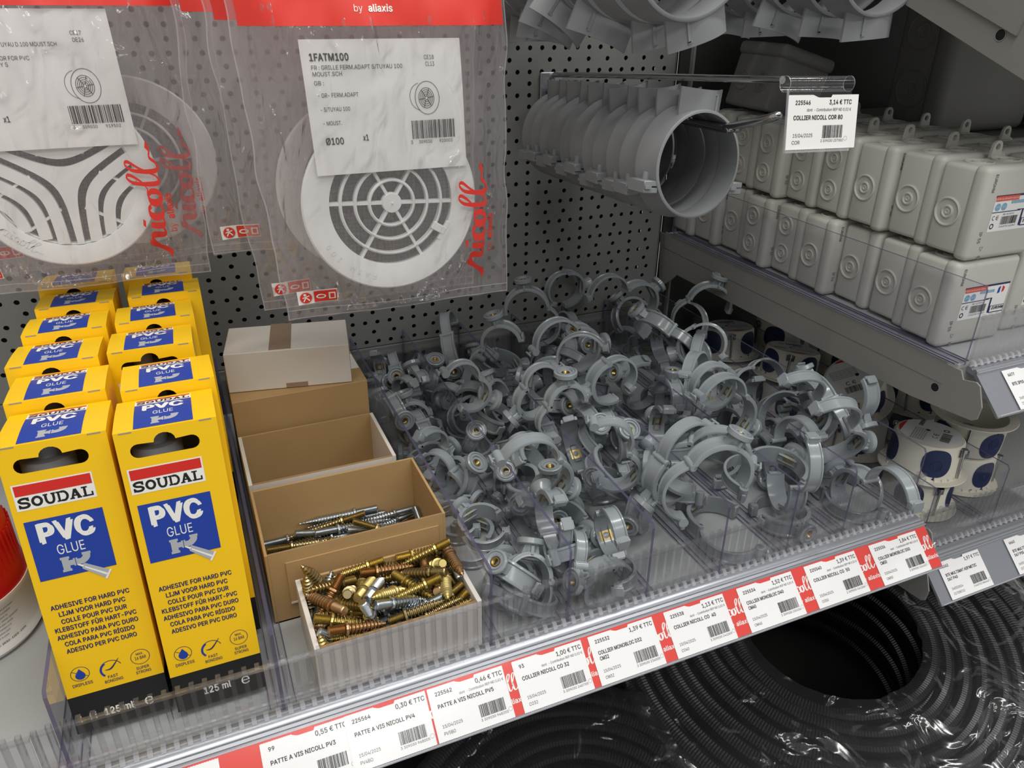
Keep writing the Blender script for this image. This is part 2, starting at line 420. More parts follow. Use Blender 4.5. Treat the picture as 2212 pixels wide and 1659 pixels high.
# ------------------------------------------------------------------ steel shelves
def bracket(mb, x, ys, th, mat='bracket_paint'):
    n = len(ys); mb.add([(x, y, z) for y, z in ys]+[(x+th, y, z) for y, z in ys], [tuple(range(n))[::-1], tuple(range(n, 2*n))]+[(k, (k+1) % n, n+(k+1) % n, n+k) for k in range(n)], mat)
def shelf(label, x0, x1, z, hole=False):
    t = thing('metal_shelf', label, 'shelf', (0, 0, 0), 'steel shelves of the rack')
    mb = MB(); mb.box(x0, x1, 2.6, 449, z-3, z, 'deck_paint'); mb.box(x0, x1, 2.6, 4, z-30, z-3, 'shelf_paint'); mb.box(x0, x1, 20, 22, z-30, z-3, 'shelf_paint')
    mb.build('deck', t)
    side = [(468, z-4), (460, z-66), (446, z-72), (430, z-60), (420, z-50), (38, z-47), (-24, z-41), (-28, z-38), (-29, z-26), (-22, z-9), (-18, z-7), (-6, z-10), (-2, z-3)]
    for xs in ((x0-1.6, 1.6), (x1, 1.6)):
        mb = MB(); bracket(mb, xs[0], side, xs[1]); mb.box(xs[0]-.5, xs[0]+xs[1]+.1, 12, 455, z-22, z-.5, 'bracket_paint')
        b = mb.build('side_bracket', t)
        mb = MB(); X = frame((xs[0]-.2, 17, z-28), (0, -1, 0), (0, 0, 1))
        mb.flat([disc2(0, 0, 4.3)], 'black', X, -.15); mb.flat([ring2(0, 0, 4.6, .7)], 'shelf_paint', X, .1); mb.build('bolt_hole', b)
    return t
main = shelf('grey steel shelf under the glue boxes, screw cartons and pipe clips', -560, 435, 0)
sh_up = shelf('grey steel shelf carrying the rows of square junction boxes', 438.5, 1000, 154)
sh_lo = shelf('lower right grey steel shelf under the round white and navy boxes', 449, 1000, -52)
# sloping shelf in the upper right corner
t = thing('sloping_shelf', 'tilted grey steel shelf in the upper right corner above the junction boxes', 'shelf')
mb = MB()
dy, dz = -120/129.0, -47.5/129.0
def sl(s, h): return (138+dy*s-dz*h*0, 431.5+dz*s+h)
prof = [sl(-360, 0), sl(-360, 45), sl(170, 45), sl(176, 30), sl(176, 0)]
bracket(mb, 437, prof, 2.0); mb.build('side_bracket', t)
mb = MB(); F = frame((436.9, 0, 0), (0, -1, 0), (0, 0, 1))
mb.flat([disc2(-46, 413.5, 4.2)], 'black', F, .25); mb.flat([ring2(-46, 413.5, 4.6, .6)], 'shelf_paint', F, .4); mb.build('bolt_hole', t)
mb = MB(); bracket(mb, 434.5, [(500, 598), (93, 437.5), (32, 413.5), (26, 440), (90, 470), (480, 625)], 2.2); mb.build('front_plate', t)
mb = MB(); mb.add([(439, *sl(-360, 40)), (1000, *sl(-360, 40)), (1000, *sl(170, 40)), (439, *sl(170, 40)), (439, *sl(-360, 43)), (1000, *sl(-360, 43)), (1000, *sl(170, 43)), (439, *sl(170, 43))],
   [(0, 1, 2, 3), (7, 6, 5, 4), (0, 4, 5, 1), (1, 5, 6, 2), (2, 6, 7, 3), (3, 7, 4, 0)], 'shelf_paint'); mb.build('deck', t)

# ------------------------------------------------------------------ clear risers and dividers
def riser(label, x0, x1, z0, y0=0.0, back=False, h=44.5):
    t = thing('clear_riser', label, 'shelf riser', group='clear ribbed risers')
    sg = -1 if back else 1
    mb = MB(); ya, yb = sorted((y0-1.6*sg, y0)); mb.box(x0, x1, ya, yb, z0, z0+h, 'clear_riser'); mb.build('panel', t)
    mb = MB(); mb.box(x0, x1, y0-2.2 if not back else y0-1.2, y0+1.2 if not back else y0+2.2, z0+h-1.6, z0+h+.6, 'clear_rib')
    k0 = math.ceil((x0-3)/8)
    for k in range(k0, int((x1-6)/8)+1):
        x = 8*k+4; a, b = sorted((y0+.1*sg, y0+3.6*sg))
        mb.box(x-1.5, x+1.5, a, b, z0+4, z0+h+1.6, 'clear_rib')
    mb.build('ribs', t)
    if not back:
        mb = MB(); mb.box(x0, x1, y0-2.4, y0-1.7, z0+.1, z0+1.0, 'clear_foot')
        for k in range(k0, int((x1-6)/8)+1):
            x = 8*k+4; mb.add([(x-1.6, -1.7+y0, z0+3.6), (x+1.6, -1.7+y0, z0+3.6), (x+1.6, -4.2+y0, z0+.2), (x-1.6, -4.2+y0, z0+.2), (x-1.6, 1+y0, z0+4.5), (x+1.6, 1+y0, z0+4.5), (x+1.6, 1+y0, z0+.2), (x-1.6, 1+y0, z0+.2)],
                [(0, 3, 2, 1), (0, 1, 5, 4), (3, 7, 6, 2), (0, 4, 7, 3), (1, 2, 6, 5)], 'clear_foot')
        X = frame((0, y0-1.75, 0), (1, 0, 0), (0, 0, 1))
        mb.build('feet', t)
    return t
riser('clear ribbed plastic riser along the front of the main shelf', -292, 434, 0)
riser('short clear riser piece at the far left of the main shelf front', -560, -294, -1.5, y0=-.6)
riser('clear ribbed rail along the back of the pipe clip bins', -292, 424, 0, y0=446, back=True)
riser('clear riser in front of the square junction boxes on the right', 447, 990, 153)
riser('clear riser in front of the round boxes on the lower right shelf', 450, 990, -52)
def divider(label, x, z=0, h=72, yb=447, first=[None]):
    pr_ = [(0.6, 0), (0.6, h-3.5), (3, h), (yb, h), (yb, 0)]
    t = thing('clear_divider', label, 'divider', (x, 0, z), 'clear plastic dividers between the bins')
    if first[0] is None:
        mb = MB(); n = len(pr_); th = 1.15
        mb.add([(-th, y, q) for y, q in pr_]+[(th, y, q) for y, q in pr_], [tuple(range(n))[::-1], tuple(range(n, 2*n))], 'clear_panel')
        mb.add([(-th, y, q) for y, q in pr_]+[(th, y, q) for y, q in pr_], [(k, (k+1) % n, n+(k+1) % n, n+k) for k in range(n-1)], 'clear_edge')
        m1 = mb.mesh('panel')
        mb = MB(); mb.box(-9, 9, 4, yb-6, .15, .9, 'clear_panel')
        for q in (-8.6, -4, 4, 8.6): mb.box(q-.22, q+.22, 4, yb-6, .9, 1.8, 'clear_edge')
        m2 = mb.mesh('foot'); first[0] = (m1, m2)
    link('panel', first[0][0], t); link('foot', first[0][1], t)
    return t
for x, lb in ((-280, 'clear divider at the left side of the yellow glue boxes'), (-152, 'clear divider between the glue boxes and the cardboard screw boxes'), (0, 'clear divider between the screw boxes and the first bin of pipe clips'),
              (64, 'clear divider between the first and second bins of pipe clips'), (136, 'clear divider between the second and third bins of pipe clips'), (208, 'clear divider between the third and fourth bins of pipe clips'),
              (280, 'clear divider between the fourth and fifth bins of pipe clips'), (344, 'clear divider between the fifth and sixth bins of pipe clips'), (427, 'clear divider at the right end of the sixth bin of pipe clips')):
    divider(lb, x)
divider('clear divider along the left side of the junction boxes', 443.2, 154)
divider('clear divider left of the round white boxes on the lower right shelf', 458, -51)
divider('clear divider between the stacks of round white boxes', 560, -51)

# ------------------------------------------------------------------ price rails, tickets
def rail(x0, x1, dy, dz, label, red):
    t = thing('price_rail', label, 'price rail', (0, dy, dz), 'price rails on the shelf fronts')
    prof = [(2, -.2), (-4, -.2), (-7.5, -1), (-9.5, -2.6), (-10.2, -1.2), (-12, -.8), (-13.6, -2.2), (-13.8, -4.5), (-40.6, -29.6), (-43.5, -32.8), (-42, -34), (-39, -31.4), (-12, -7), (2, -5)]
    mb = MB(); n = len(prof); mb.add([(x0, a, b) for a, b in prof]+[(x1, a, b) for a, b in prof], [tuple(range(n)), tuple(range(n, 2*n))[::-1]]+[(k, n+k, n+(k+1) % n, (k+1) % n) for k in range(n)], 'steel_rail')
    mb.build('profile', t, smooth=40)
    X = frame((0, -42.2, -30.6), (1, 0, 0), (0, 28, 26))
    mb = MB()
    if red:
        mb.flat([rect(x0+.5, 0, x1-1, 37.6)], 'red_insert', X, .5)
        mb.build('red_insert', t)
        mb = MB()
        for gx in (-232, -61, -6, 60, 127, 198, 270, 342, 414):
            mb.flat(logo(gx-12 if gx > 0 else gx-14, 17, 34, 12), 'white_ink', X, .62)
            mb.flat(text('by ', gx-2, 8.5, 3.4), 'white_ink', X, .62); mb.flat(text('aliaxis', gx+5, 8.5, 3.4, bold=.02), 'white_ink', X, .62)
        mb.build('printed_logos', t)
    mb = MB(); mb.flat([rect(x0, -1.2, x1, 39)], 'clear_cover', X, 2.4); mb.box(x0, x1, -1.6, -.6, .2, 2.8, 'clear_foot', X); mb.box(x0, x1, 38.6, 39.6, -.6, 2.6, 'clear_foot', X)
    mb.build('clear_cover', t)
    return t
rail(-560, 433.5, 0, 0, 'red branded price rail along the front of the main shelf', True)
rail(452, 1000, 0, -54, 'grey price rail on the lower right shelf under the round boxes', False)
rail(450, 1000, 6, 152, 'grey price rail in front of the square junction boxes', False)
def ticket_poly(w_, h_):
    """paper with perforated top and bottom edges and a stepped notch"""
    p = [(0, 0)]
    n = int(w_/1.6)
    for i in range(n): x = w_*i/n; p += [(x+.4, -.35), (x+1.1, 0)]
    p += [(w_, 0), (w_, h_)]
    for i in range(n-1, -1, -1):
        x = w_*(i+.5)/n; f = x/w_
        y = h_ if not (.42 < f < .60) else h_-1.6
        if .35 < f <= .42: y = h_-1.6*(f-.35)/.07
        p += [(x+.4, y+(.35 if y == h_ else 0)), (x-.3, y)]
    p += [(0, h_)]; return p
def ticket(x, dy, dz, code, price, dont, lines, date, ref, seed, label, bc='', h_=36.2, w_=58):
    t = thing('price_label', label, 'price label', (x, -42.2+dy, -30.6+dz), 'price labels')
    X = frame((0, 0, 0), (1, 0, 0), (0, 28, 26)); mb = MB()
    P = ticket_poly(w_, h_); vo, eo, fo, _, _, _ = delaunay_2d_cdt([Vector(p) for p in P], [], [list(range(len(P)))], 1, 1e-5)
    mb.flat([([tuple(v) for v in vo], [tuple(f) for f in fo])], 'label_paper', X, .95); mb.build('paper', t)
    mb = MB(); fl = lambda L: mb.flat(L, 'black_ink', X, 1.1)
    fl(text(code, 5, 30.2, 2.6, bold=.02, sx=.92)); 
    if price: fl(text(price, w_-1.4, 30.4, 3.1, align='r', bold=.015, sx=.9))
    if dont: fl(text(dont, w_-1.6, 26.6, 1.75, align='r', sx=.86))
    for i, ln in enumerate(lines): fl(text(ln, 5, 21.6-4.2*i, 2.7, w=min(50, len(ln)*1.93), bold=.025))
    fl(text(date, 5, 8.4, 2.2, sx=.86)); fl(text(ref, 5, 3.6, 2.2, sx=.86))
    fl(barcode(33.5, 7.0, 19.5, 8.5, seed))
    if bc: fl(text(bc, 33, 4.3, 1.7, w=21))
    fl([ring2(56, 6.3, 1.5, .12, n=18)])
    mb.build('printed_text', t)
DC = 'dont  - Contribution REP ND 0,02 €'
ticket(-171.5, 0, 0, '99', '0,55 € TTC', '', ['PATTE A VIS NICOLL PV3'], '15/04/2025', 'PV3BO', 1, 'white price label PATTE A VIS NICOLL PV3, 0,55 €', h_=36)
ticket(-116, -.15, .25, '225564', '0,30 € TTC', '', ['PATTE A VIS NICOLL PV4'], '15/04/2025', 'PV4BO', 2, 'white price label PATTE A VIS NICOLL PV4, 0,30 €', '3 309030 968005')
ticket(-56.5, 0, 0, '225562', '0,46 € TTC', 'dont  - Contribution REP ND 0,01 €', ['PATTE A VIS NICOLL PV5'], '15/04/2025', 'PV5BO', 3, 'white price label PATTE A VIS NICOLL PV5, 0,46 €', '3 309030 968203')
ticket(9, 0, 0, '93', '1,00 € TTC', DC, ['COLLIER NICOLL CO 32'], '15/04/2025', 'CO32', 4, 'white price label COLLIER NICOLL CO 32, 1,00 €', '3 309030 240705')
ticket(73, 0, 0, '225532', '1,39 € TTC', '', ['COLLIER MONOBLOC D32', 'CM32'], '15/04/2025', 'CM32', 5, 'white price label COLLIER MONOBLOC D32, 1,39 €', '3 309030 236005')
ticket(142, 0, 0, '225538', '1,13 € TTC', DC, ['COLLIER NICOLL CO  40'], '15/04/2025', 'CO40', 6, 'white price label COLLIER NICOLL CO 40, 1,13 €', '3 309030 241009')
ticket(214, 0, 0, '225534', '1,52 € TTC', DC, ['COLLIER MONOBLOC D40', 'CM40'], '15/04/2025', 'CM40', 7, 'white price label COLLIER MONOBLOC D40, 1,52 €', '3 309030 236104')
ticket(286, 0, 0, '225540', '1,39 € TTC', DC, ['COLLIER NICOLL CO  50'], '15/04/2025', 'CO50', 8, 'white price label COLLIER NICOLL CO 50, 1,39 €', '3 309030 241306')
ticket(361, 0, 0, '225536', '1,84 € TTC', DC, ['COLLIER MONOBLOC D50', 'CM50'], '15/04/2025', 'CM50', 9, 'white price label COLLIER MONOBLOC D50, 1,84 €', '3 309030 236203')
ticket(-255, 0, 0, '', '', '', [], '', '', 10, 'white price label at the far left end of the red rail, mostly out of frame')
ticket(466, 0, -54, '6662', '1,97 € TTC', '', ['BTE MULTIMAT AIR\'METIC', 'D67 P40'], '24/03/2024', '217208722', 11, 'white price label BTE MULTIMAT D67 P40 on the lower right rail', '3 663752 006662')
ticket(562, 0, -54, '6663', '', '', ['BTE MULTIMAT AIR\'METIC', 'D67 P50'], '24/03/2024', '217208728', 12, 'white price label BTE MULTIMAT D67 P50 at the right edge', '3 663752 006663')
ticket(478, 6, 152, '6677', '', '', ['BTE IP55 80X80X45'], '24/03/2024', '217209006', 13, 'white price label BTE IP55 80X80 under the junction boxes')

# ------------------------------------------------------------------ yellow glue boxes
def glue_box():
    W_, D_, H_ = 57, 55, 203
    t = thing('glue_box', '', 'glue box')
    mb = MB()
    # front panel with the hanging slot
    slot = []
    for k in range(9): a = PI/2+PI*k/8; slot.append((11.5+4.4*math.cos(a), 190+4.4*math.sin(a)))
    for k in range(9): a = -PI/2+PI*k/8; slot.append((41+4.4*math.cos(a), 190+4.4*math.sin(a)))
    for k in range(9): a = PI*k/8; slot.append((26.5+6*math.cos(a), 193.9+5.2*math.sin(a)))
    pts = [(0, 0), (W_, 0), (W_, H_), (0, H_), (0, 28.5), (W_, 28.5)]; n = len(slot)
    e = [(0, 1), (1, 5), (5, 2), (2, 3), (3, 4), (4, 0), (4, 5)]+[(6+k, 6+(k+1) % n) for k in range(n)]
    vo, eo, fo, _, _, _ = delaunay_2d_cdt([Vector(p) for p in pts+slot], e, [], 0, 1e-6)
    X = frame((0, 0, 0), (1, 0, 0), (0, 0, 1))
    def inside(c):
        r = False; j = n-1
        for i in range(n):
            if (slot[i][1] > c.y) != (slot[j][1] > c.y) and c.x < (slot[j][0]-slot[i][0])*(c.y-slot[i][1])/(slot[j][1]-slot[i][1])+slot[i][0]: r = not r
            j = i
        return r
    fy, fb = [], []
    for f in fo:
        c = sum((vo[i] for i in f), Vector((0, 0)))/len(f)
        if inside(c): continue
        (fb if c.y < 28.5 else fy).append(tuple(f))
    mb.flat([([tuple(v) for v in vo], fy)], 'yellow_card', X); mb.flat([([tuple(v) for v in vo], fb)], 'black_ink', X)
    for z0, z1, m in ((0, 28.5, 'black_ink'), (28.5, H_, 'yellow_card')):
        mb.add([(0, 0, z0), (0, D_, z0), (0, D_, z1), (0, 0, z1)], [(0, 1, 2, 3)], m); mb.add([(W_, 0, z0), (W_, D_, z0), (W_, D_, z1), (W_, 0, z1)], [(3, 2, 1, 0)], m)
        mb.add([(0, D_, z0), (W_, D_, z0), (W_, D_, z1), (0, D_, z1)], [(3, 2, 1, 0)], m)
    mb.add([(0, 0, 0), (W_, 0, 0), (W_, D_, 0), (0, D_, 0)], [(0, 1, 2, 3)], 'black_ink')
    mb.add([(.6, .8, 150), (W_-.6, .8, 150), (W_-.6, D_-1, 150), (.6, D_-1, 150)], [(0, 1, 2, 3)], 'card_inner')
    mb.add([(.6, D_-.8, 150), (W_-.6, D_-.8, 150), (W_-.6, D_-.8, H_-1), (.6, D_-.8, H_-1)], [(0, 1, 2, 3)], 'card_inner')
    mb.build('carton', t)
    # top flap, slightly bowed
    mb = MB(); nx, ny = 10, 8
    def top(x, y): return H_+1.6*math.sin(PI*y/D_)*(.6+.4*math.cos(PI*(x-W_/2)/W_))
    vs = [(W_*i/nx, D_*j/ny, top(W_*i/nx, D_*j/ny)) for j in range(ny+1) for i in range(nx+1)]
    mb.add(vs, [(j*(nx+1)+i, j*(nx+1)+i+1, (j+1)*(nx+1)+i+1, (j+1)*(nx+1)+i) for j in range(ny) for i in range(nx)], 'yellow_card')
    for side in (0, 1):
        e_ = [(side*W_, D_*j/ny, top(side*W_, D_*j/ny)) for j in range(ny+1)]
        mb.add(e_+[(side*W_, 0, H_)]+[], [tuple(range(ny+2))], 'yellow_card')
    mb.box(3, 10, -.15, .5, H_-1.0, H_-.2, 'card_inner'); mb.box(W_-10, W_-3, -.15, .5, H_-1.0, H_-.2, 'card_inner')
    mb.build('top_flap', t, smooth=50)
    # tube of glue inside
    mb = MB(); mb.cyl((20, 26, 20), (20, 26, 185), 15, 'silver_ink', 20); mb.cyl((20, 26, 185), (20, 26, 193), 7, 'silver_ink', 16); mb.build('glue_tube', t, smooth=40)
    # printing on the front (s measured from the foot of the box)
    mb = MB(); o = -6.0
    F = lambda L, m, k=.15: mb.flat(L, m, X, k)
    F([rect(3, 168.7+o, 44.5, 185.4+o)], 'white_ink'); F([rect(4, 178+o, 43.6, 184.6+o)], 'red_ink', .22); F(slab('SOUDAL', 4.2, 170.2+o, 39.3, 6.6), 'black_ink', .22)
    F([rect(4.2, 121+o, 45.5, 161.3+o)], 'blue_ink'); F(text('PVC', 24.5, 146+o, 12.2, w=30, align='c', bold=.05), 'white_ink', .22); F(text('GLUE', 24.3, 136.4+o, 6.4, w=14.6, align='c', bold=.0), 'white_ink', .22)
    def pipe(x, y, k, m='silver_ink'):
        q = lambda a, b, c, d: rect(x+a*k, y+b*k, x+c*k, y+d*k)
        F2 = [q(0, 0, 5, 1.6), q(.6, 1.6, 4.4, 8.4), q(0, 8.4, 5, 10), q(4.4, 3.6, 7.2, 7.2), q(6.6, 2.8, 7.6, 8), q(8, 2.8, 9, 8)]
        F2.append(stroke([(x+9*k, y+5*k, 4*k), (x+11.5*k, y+5.2*k, 4*k), (x+13.8*k, y+7.2*k, 4*k), (x+14.2*k, y+9.4*k, 4*k)])); F2.append(q(11.8, 9, 16.6, 10.6)); return F2
    F(pipe(17, 124+o, 1.0), 'silver_ink', .22)
    tb = [(27.2, 126.2+o), (29.2, 127.2+o), (41.6, 118.8+o), (38.6, 113.6+o), (27.4, 123.6+o)]
    F([(tb, [tuple(range(5))])], 'silver_ink', .3); F([stroke([(25.4, 127.3+o, .8), (28.2, 125.4+o, 1.4)])], 'white_ink', .35); F([stroke([(38.3, 113.4+o, 1.2), (41.9, 119.2+o, 1.2)])], 'white_ink', .35); F([stroke([(28.6, 124.8+o, .8), (39.4, 116.5+o, 1.4)])], 'white_ink', .35)
    for i, (ln, wd) in enumerate((('ADHESIVE FOR HARD PVC', 43.6), ('LIJM VOOR HARD PVC', 37), ('COLLE POUR PVC DUR', 36.6), ('KLEBSTOFF FÜR HART-PVC', 45.6), ('ADHESIVO PARA PVC DURO', 45.6), ('COLA PARA PVC RÍGIDO', 39.6), ('ADESIVO PER PVC DURO', 40))):
        F(text(ln, 27, 100+o-5.42*i, 3.1, w=wd, align='c', bold=.03), 'navy_ink')
    F([ring2(10.6, 50.6+o, 5.4, .35)], 'navy_ink'); F([stroke([(6.2, 53.4+o, .35), (15, 47.6+o, .35)])], 'navy_ink')
    dr = [(10.6, 54.4+o)]+[(10.6+2.9*math.cos(a), 49.3+o+2.9*math.sin(a)) for a in [R_(40-k*26) for k in range(11)]]
    F([(dr, [tuple(range(len(dr)))])], 'blue_ink', .25)
    F([ring2(28, 48.2+o, 6.6, .45, 6.6, 24, 20, 200)], 'navy_ink'); F([ring2(28, 48.2+o, 6.6, 1.3, 6.4, 16, 120, 225)], 'blue_ink', .2); F([stroke([(24.5, 48.4+o, .3), (28.2, 48.8+o, 1.0), (33.4, 55+o, .3)])], 'navy_ink', .25)
    F([ring2(45.6, 51.4+o, 5.7, .35)], 'navy_ink')
    for s_, x, y, h, wd in (('DRIPLESS', 10.6, 41.6, 2.2, 11.4), ('FAST', 28, 41.6, 2.1, 5.8), ('BONDING', 28, 38.4, 2.1, 10.6), ('SUPER', 45.6, 42, 2.1, 7.6), ('STRONG', 45.6, 38.8, 2.1, 9), ('MAX.', 45.6, 53, 1.7, 4.2), ('16 BAR', 45.6, 49.6, 2.3, 6.6)):
        F(text(s_, x, y+o, h, w=wd, align='c', bold=.012), 'navy_ink')
    F(text('125 ml', 18, 8.5, 5.2, sx=.7, bold=.03), 'white_ink'); F(text('e', 42, 7.5, 8, bold=.0), 'white_ink')
    mb.build('front_print', t)
    mb = MB(); X2 = frame((0, 0, 0), (1, 0, 0), (0, 1, 0))
    def T(L, m, k=.15):
        for i, (vs, fs) in enumerate(L): mb.add([(x, y, top(x, y)+k+.011*(i % 6)) for x, y in vs], fs, m)
    def grid(x0, y0, x1, y1, n=10):
        vs = [(x0+(x1-x0)*i/3, y0+(y1-y0)*j/n) for j in range(n+1) for i in range(4)]; return [(vs, [(j*4+i, j*4+i+1, j*4+i+5, j*4+i+4) for j in range(n) for i in range(3)])]
    T(grid(11, 1.5, 44, 51), 'white_ink'); T(grid(11.6, 48, 43.4, 50.4, 3), 'red_ink', .25); T(slab('SOUDAL', 12, 41.6, 31.5, 5.4), 'black_ink', .25)
    T(grid(11, 1.5, 44, 40), 'blue_ink', .25); T(text('PVC', 27.5, 27.5, 9.2, w=24, align='c', bold=.05), 'white_ink', .36); T(text('GLUE', 27.5, 19, 5.2, w=11.5, align='c'), 'white_ink', .36)
    T(pipe(20.5, 5, .95), 'silver_ink', .36)
    mb.build('top_print', t)
    return t
gb = glue_box()
rowsL = [(-278.0, 27), (-280, 85), (-287, 143), (-283, 200), (-280, 257), (-283.5, 314)]
rowsR = [(-217.5, 20), (-214, 77), (-224.5, 144), (-220, 201), (-212, 259), (-217, 314)]
ordn = ['front', 'second', 'third', 'fourth', 'fifth', 'last']
firstg = True
for side, rows, wd in (('left', rowsL, 'left'), ('right', rowsR, 'right')):
    for i, (x, y) in enumerate(rows):
        lb = f'yellow and blue PVC glue box, {ordn[i]} of the {wd} hand row' if i else f'yellow and blue PVC glue box at the front of the {wd} hand row'
        rz = (0, 0.012, -.01, .015, 0, -.01)[i]
        if firstg: gb.location = Vector((x, y, 6.4))*S; gb.rotation_euler = (R_(-7.3), 0, rz); gb['label'] = lb; gb['group'] = 'yellow glue boxes'; firstg = False
        else: dup(gb, lb, (x, y, 6.4), (R_(-7.3), 0, rz))

# ------------------------------------------------------------------ cardboard boxes
def carton(label, x0, x1, y0, y1, h, side, front, inner, back, ts, skew=0, bx=0):
    t = thing('cardboard_box', label, 'cardboard box', (x0, y0, 0), rot=(0, 0, skew))
    W_, D_ = x1-x0, y1-y0
    mb = MB(); mb.box(0, W_, 0, D_, 0.2, 1.5, inner)
    mb.build('base', t)
    def wall(nm, a, mo, mi):
        m = MB(); m.bbox(*a, .25, mo, seg=1); return m.build(nm, t)
    wall('side_wall', (0, ts, 0, D_, .3, h), side, inner); wall('side_wall', (W_-ts, W_, 0, D_, .3, h), side, inner)
    m = MB(); m.box(ts, W_-ts, 0, .5, .3, h-.8, front); m.box(ts, W_-ts, .5, 2.2, .3, h-1, inner); m.box(ts, W_-ts, .1, 2.1, h-1, h-.4, 'kraft_dark'); m.build('front_wall', t)
    m = MB(); m.box(ts, W_-ts, D_-2.2, D_, .3, h+bx, back); m.build('back_wall', t)
    return t
carton('small white cardboard box of short screws behind the front riser', -127, -6.5, 1.5, 76, 45, 'white_card', 'white_card', 'kraft', 'kraft', 3.6, .008)
c2 = carton('open brown cardboard box of long screws, middle of the row', -146, -5.5, 85, 175, 66, 'kraft', 'kraft', 'kraft', 'kraft', 2.2, .0)
m = MB(); m.box(14, 134, -1.2, -.2, 18, 56, 'kraft'); m.box(14, 134, -1.5, -.1, 16.8, 18.4, 'white_card')
for a in range(26): m.lathe([(.35, 0), (.01, .3)], 'kraft_dark', frame((74+12*math.cos(a*.242), -1.3, 38+9*math.sin(a*.242)), (1, 0, 0), (0, 0, 1)), 6)
m.build('glued_flap', c2)
carton('open cardboard box with white sides holding a few long screws', -146, -19, 181, 266, 68, 'white_card', 'white_card', 'kraft', 'kraft', 3.2, .0)
t = thing('closed_carton', 'closed brown cardboard box under the pale carton', 'cardboard box', (-146, 274, 0))
m = MB(); m.bbox(0, 126, 0, 78, .3, 100, .5, 'kraft', seg=1); m.build('body', t)
m = MB(); m.flat([rect(92, 30, 128-3, 66)], 'white_paper', frame((0, 0, 0), (1, 0, 0), (0, 1, 0)), 100.3); m.flat([rect(110, 52, 118, 53), rect(111, 50, 118, 51)], 'red_ink', frame((0, 0, 0), (1, 0, 0), (0, 1, 0)), 100.45); m.build('sticker', t)
t = thing('pale_carton', 'pale closed carton with brown tape lying on the closed brown box', 'cardboard box', (-146, 294, 100.6), rot=(0, 0, -.17))
m = MB(); m.bbox(0, 113, 0, 64, 0, 39.5, .5, 'white_card', seg=1); m.box(113.02, 113.3, 2, 62, 1, 38.6, 'kraft_dark'); m.build('body', t)
m = MB(); m.box(40, 60, 2, 66, 39.5, 39.75, 'tape'); m.build('tape_strip', t); m = MB(); m.box(52, 72, -.3, 0, .4, 5, 'tape'); m.build('tape_strip', t)

# ------------------------------------------------------------------ white pot with red lid
t = thing('glue_pot', 'white plastic pot with red lid left of the yellow glue boxes', 'pot', (-362, 168, .3))
m = MB(); m.lathe([(44, 0), (50, 1), (52.5, 5), (51, 9), (49.5, 12), (49.5, 40), (51, 42), (51, 46), (44, 48)], 'bucket_white', n=56); m.build('pot_body', t, smooth=40)
m = MB(); m.lathe([(50, 44), (50.5, 46), (48, 60), (46, 92), (43, 96), (0, 97)], 'red_plastic', n=56)
for k in range(56): a = 2*PI*k/56; m.box(-.7, .7, -.6, .5, 48, 88, 'red_plastic', Matrix.Rotation(a, 4, 'Z') @ Matrix.Translation((0, -47.6, 0)))
m.build('lid', t, smooth=40)
m = MB()
def onpot(L, a0, mat, r=49.75):
    for vs, fs in L: m.add([(r*math.sin(a0+x/r), -r*math.cos(a0+x/r), z) for x, z in vs], fs, mat)
for i, ln in enumerate(('Contient: Butanone. Peut provoquer', 'vertiges. En cas de consultation', 'a disposition le recipient ou', 'portee des enfants. Utiliser seulement', 'ou dans un endroit bien ventile.', 'recipient conformement a la', "L'exposition repetee peut", 'ou gercures de la peau.')):
    onpot(text(ln, -16, 37-3.1*i, 1.35, sx=.9), .75, 'black_ink')
onpot(text('UFI: 2K50-10D5-1004', -12, 10.6, 1.6, bold=.02), .78, 'black_ink', 50.6)
m.build('printed_text', t)

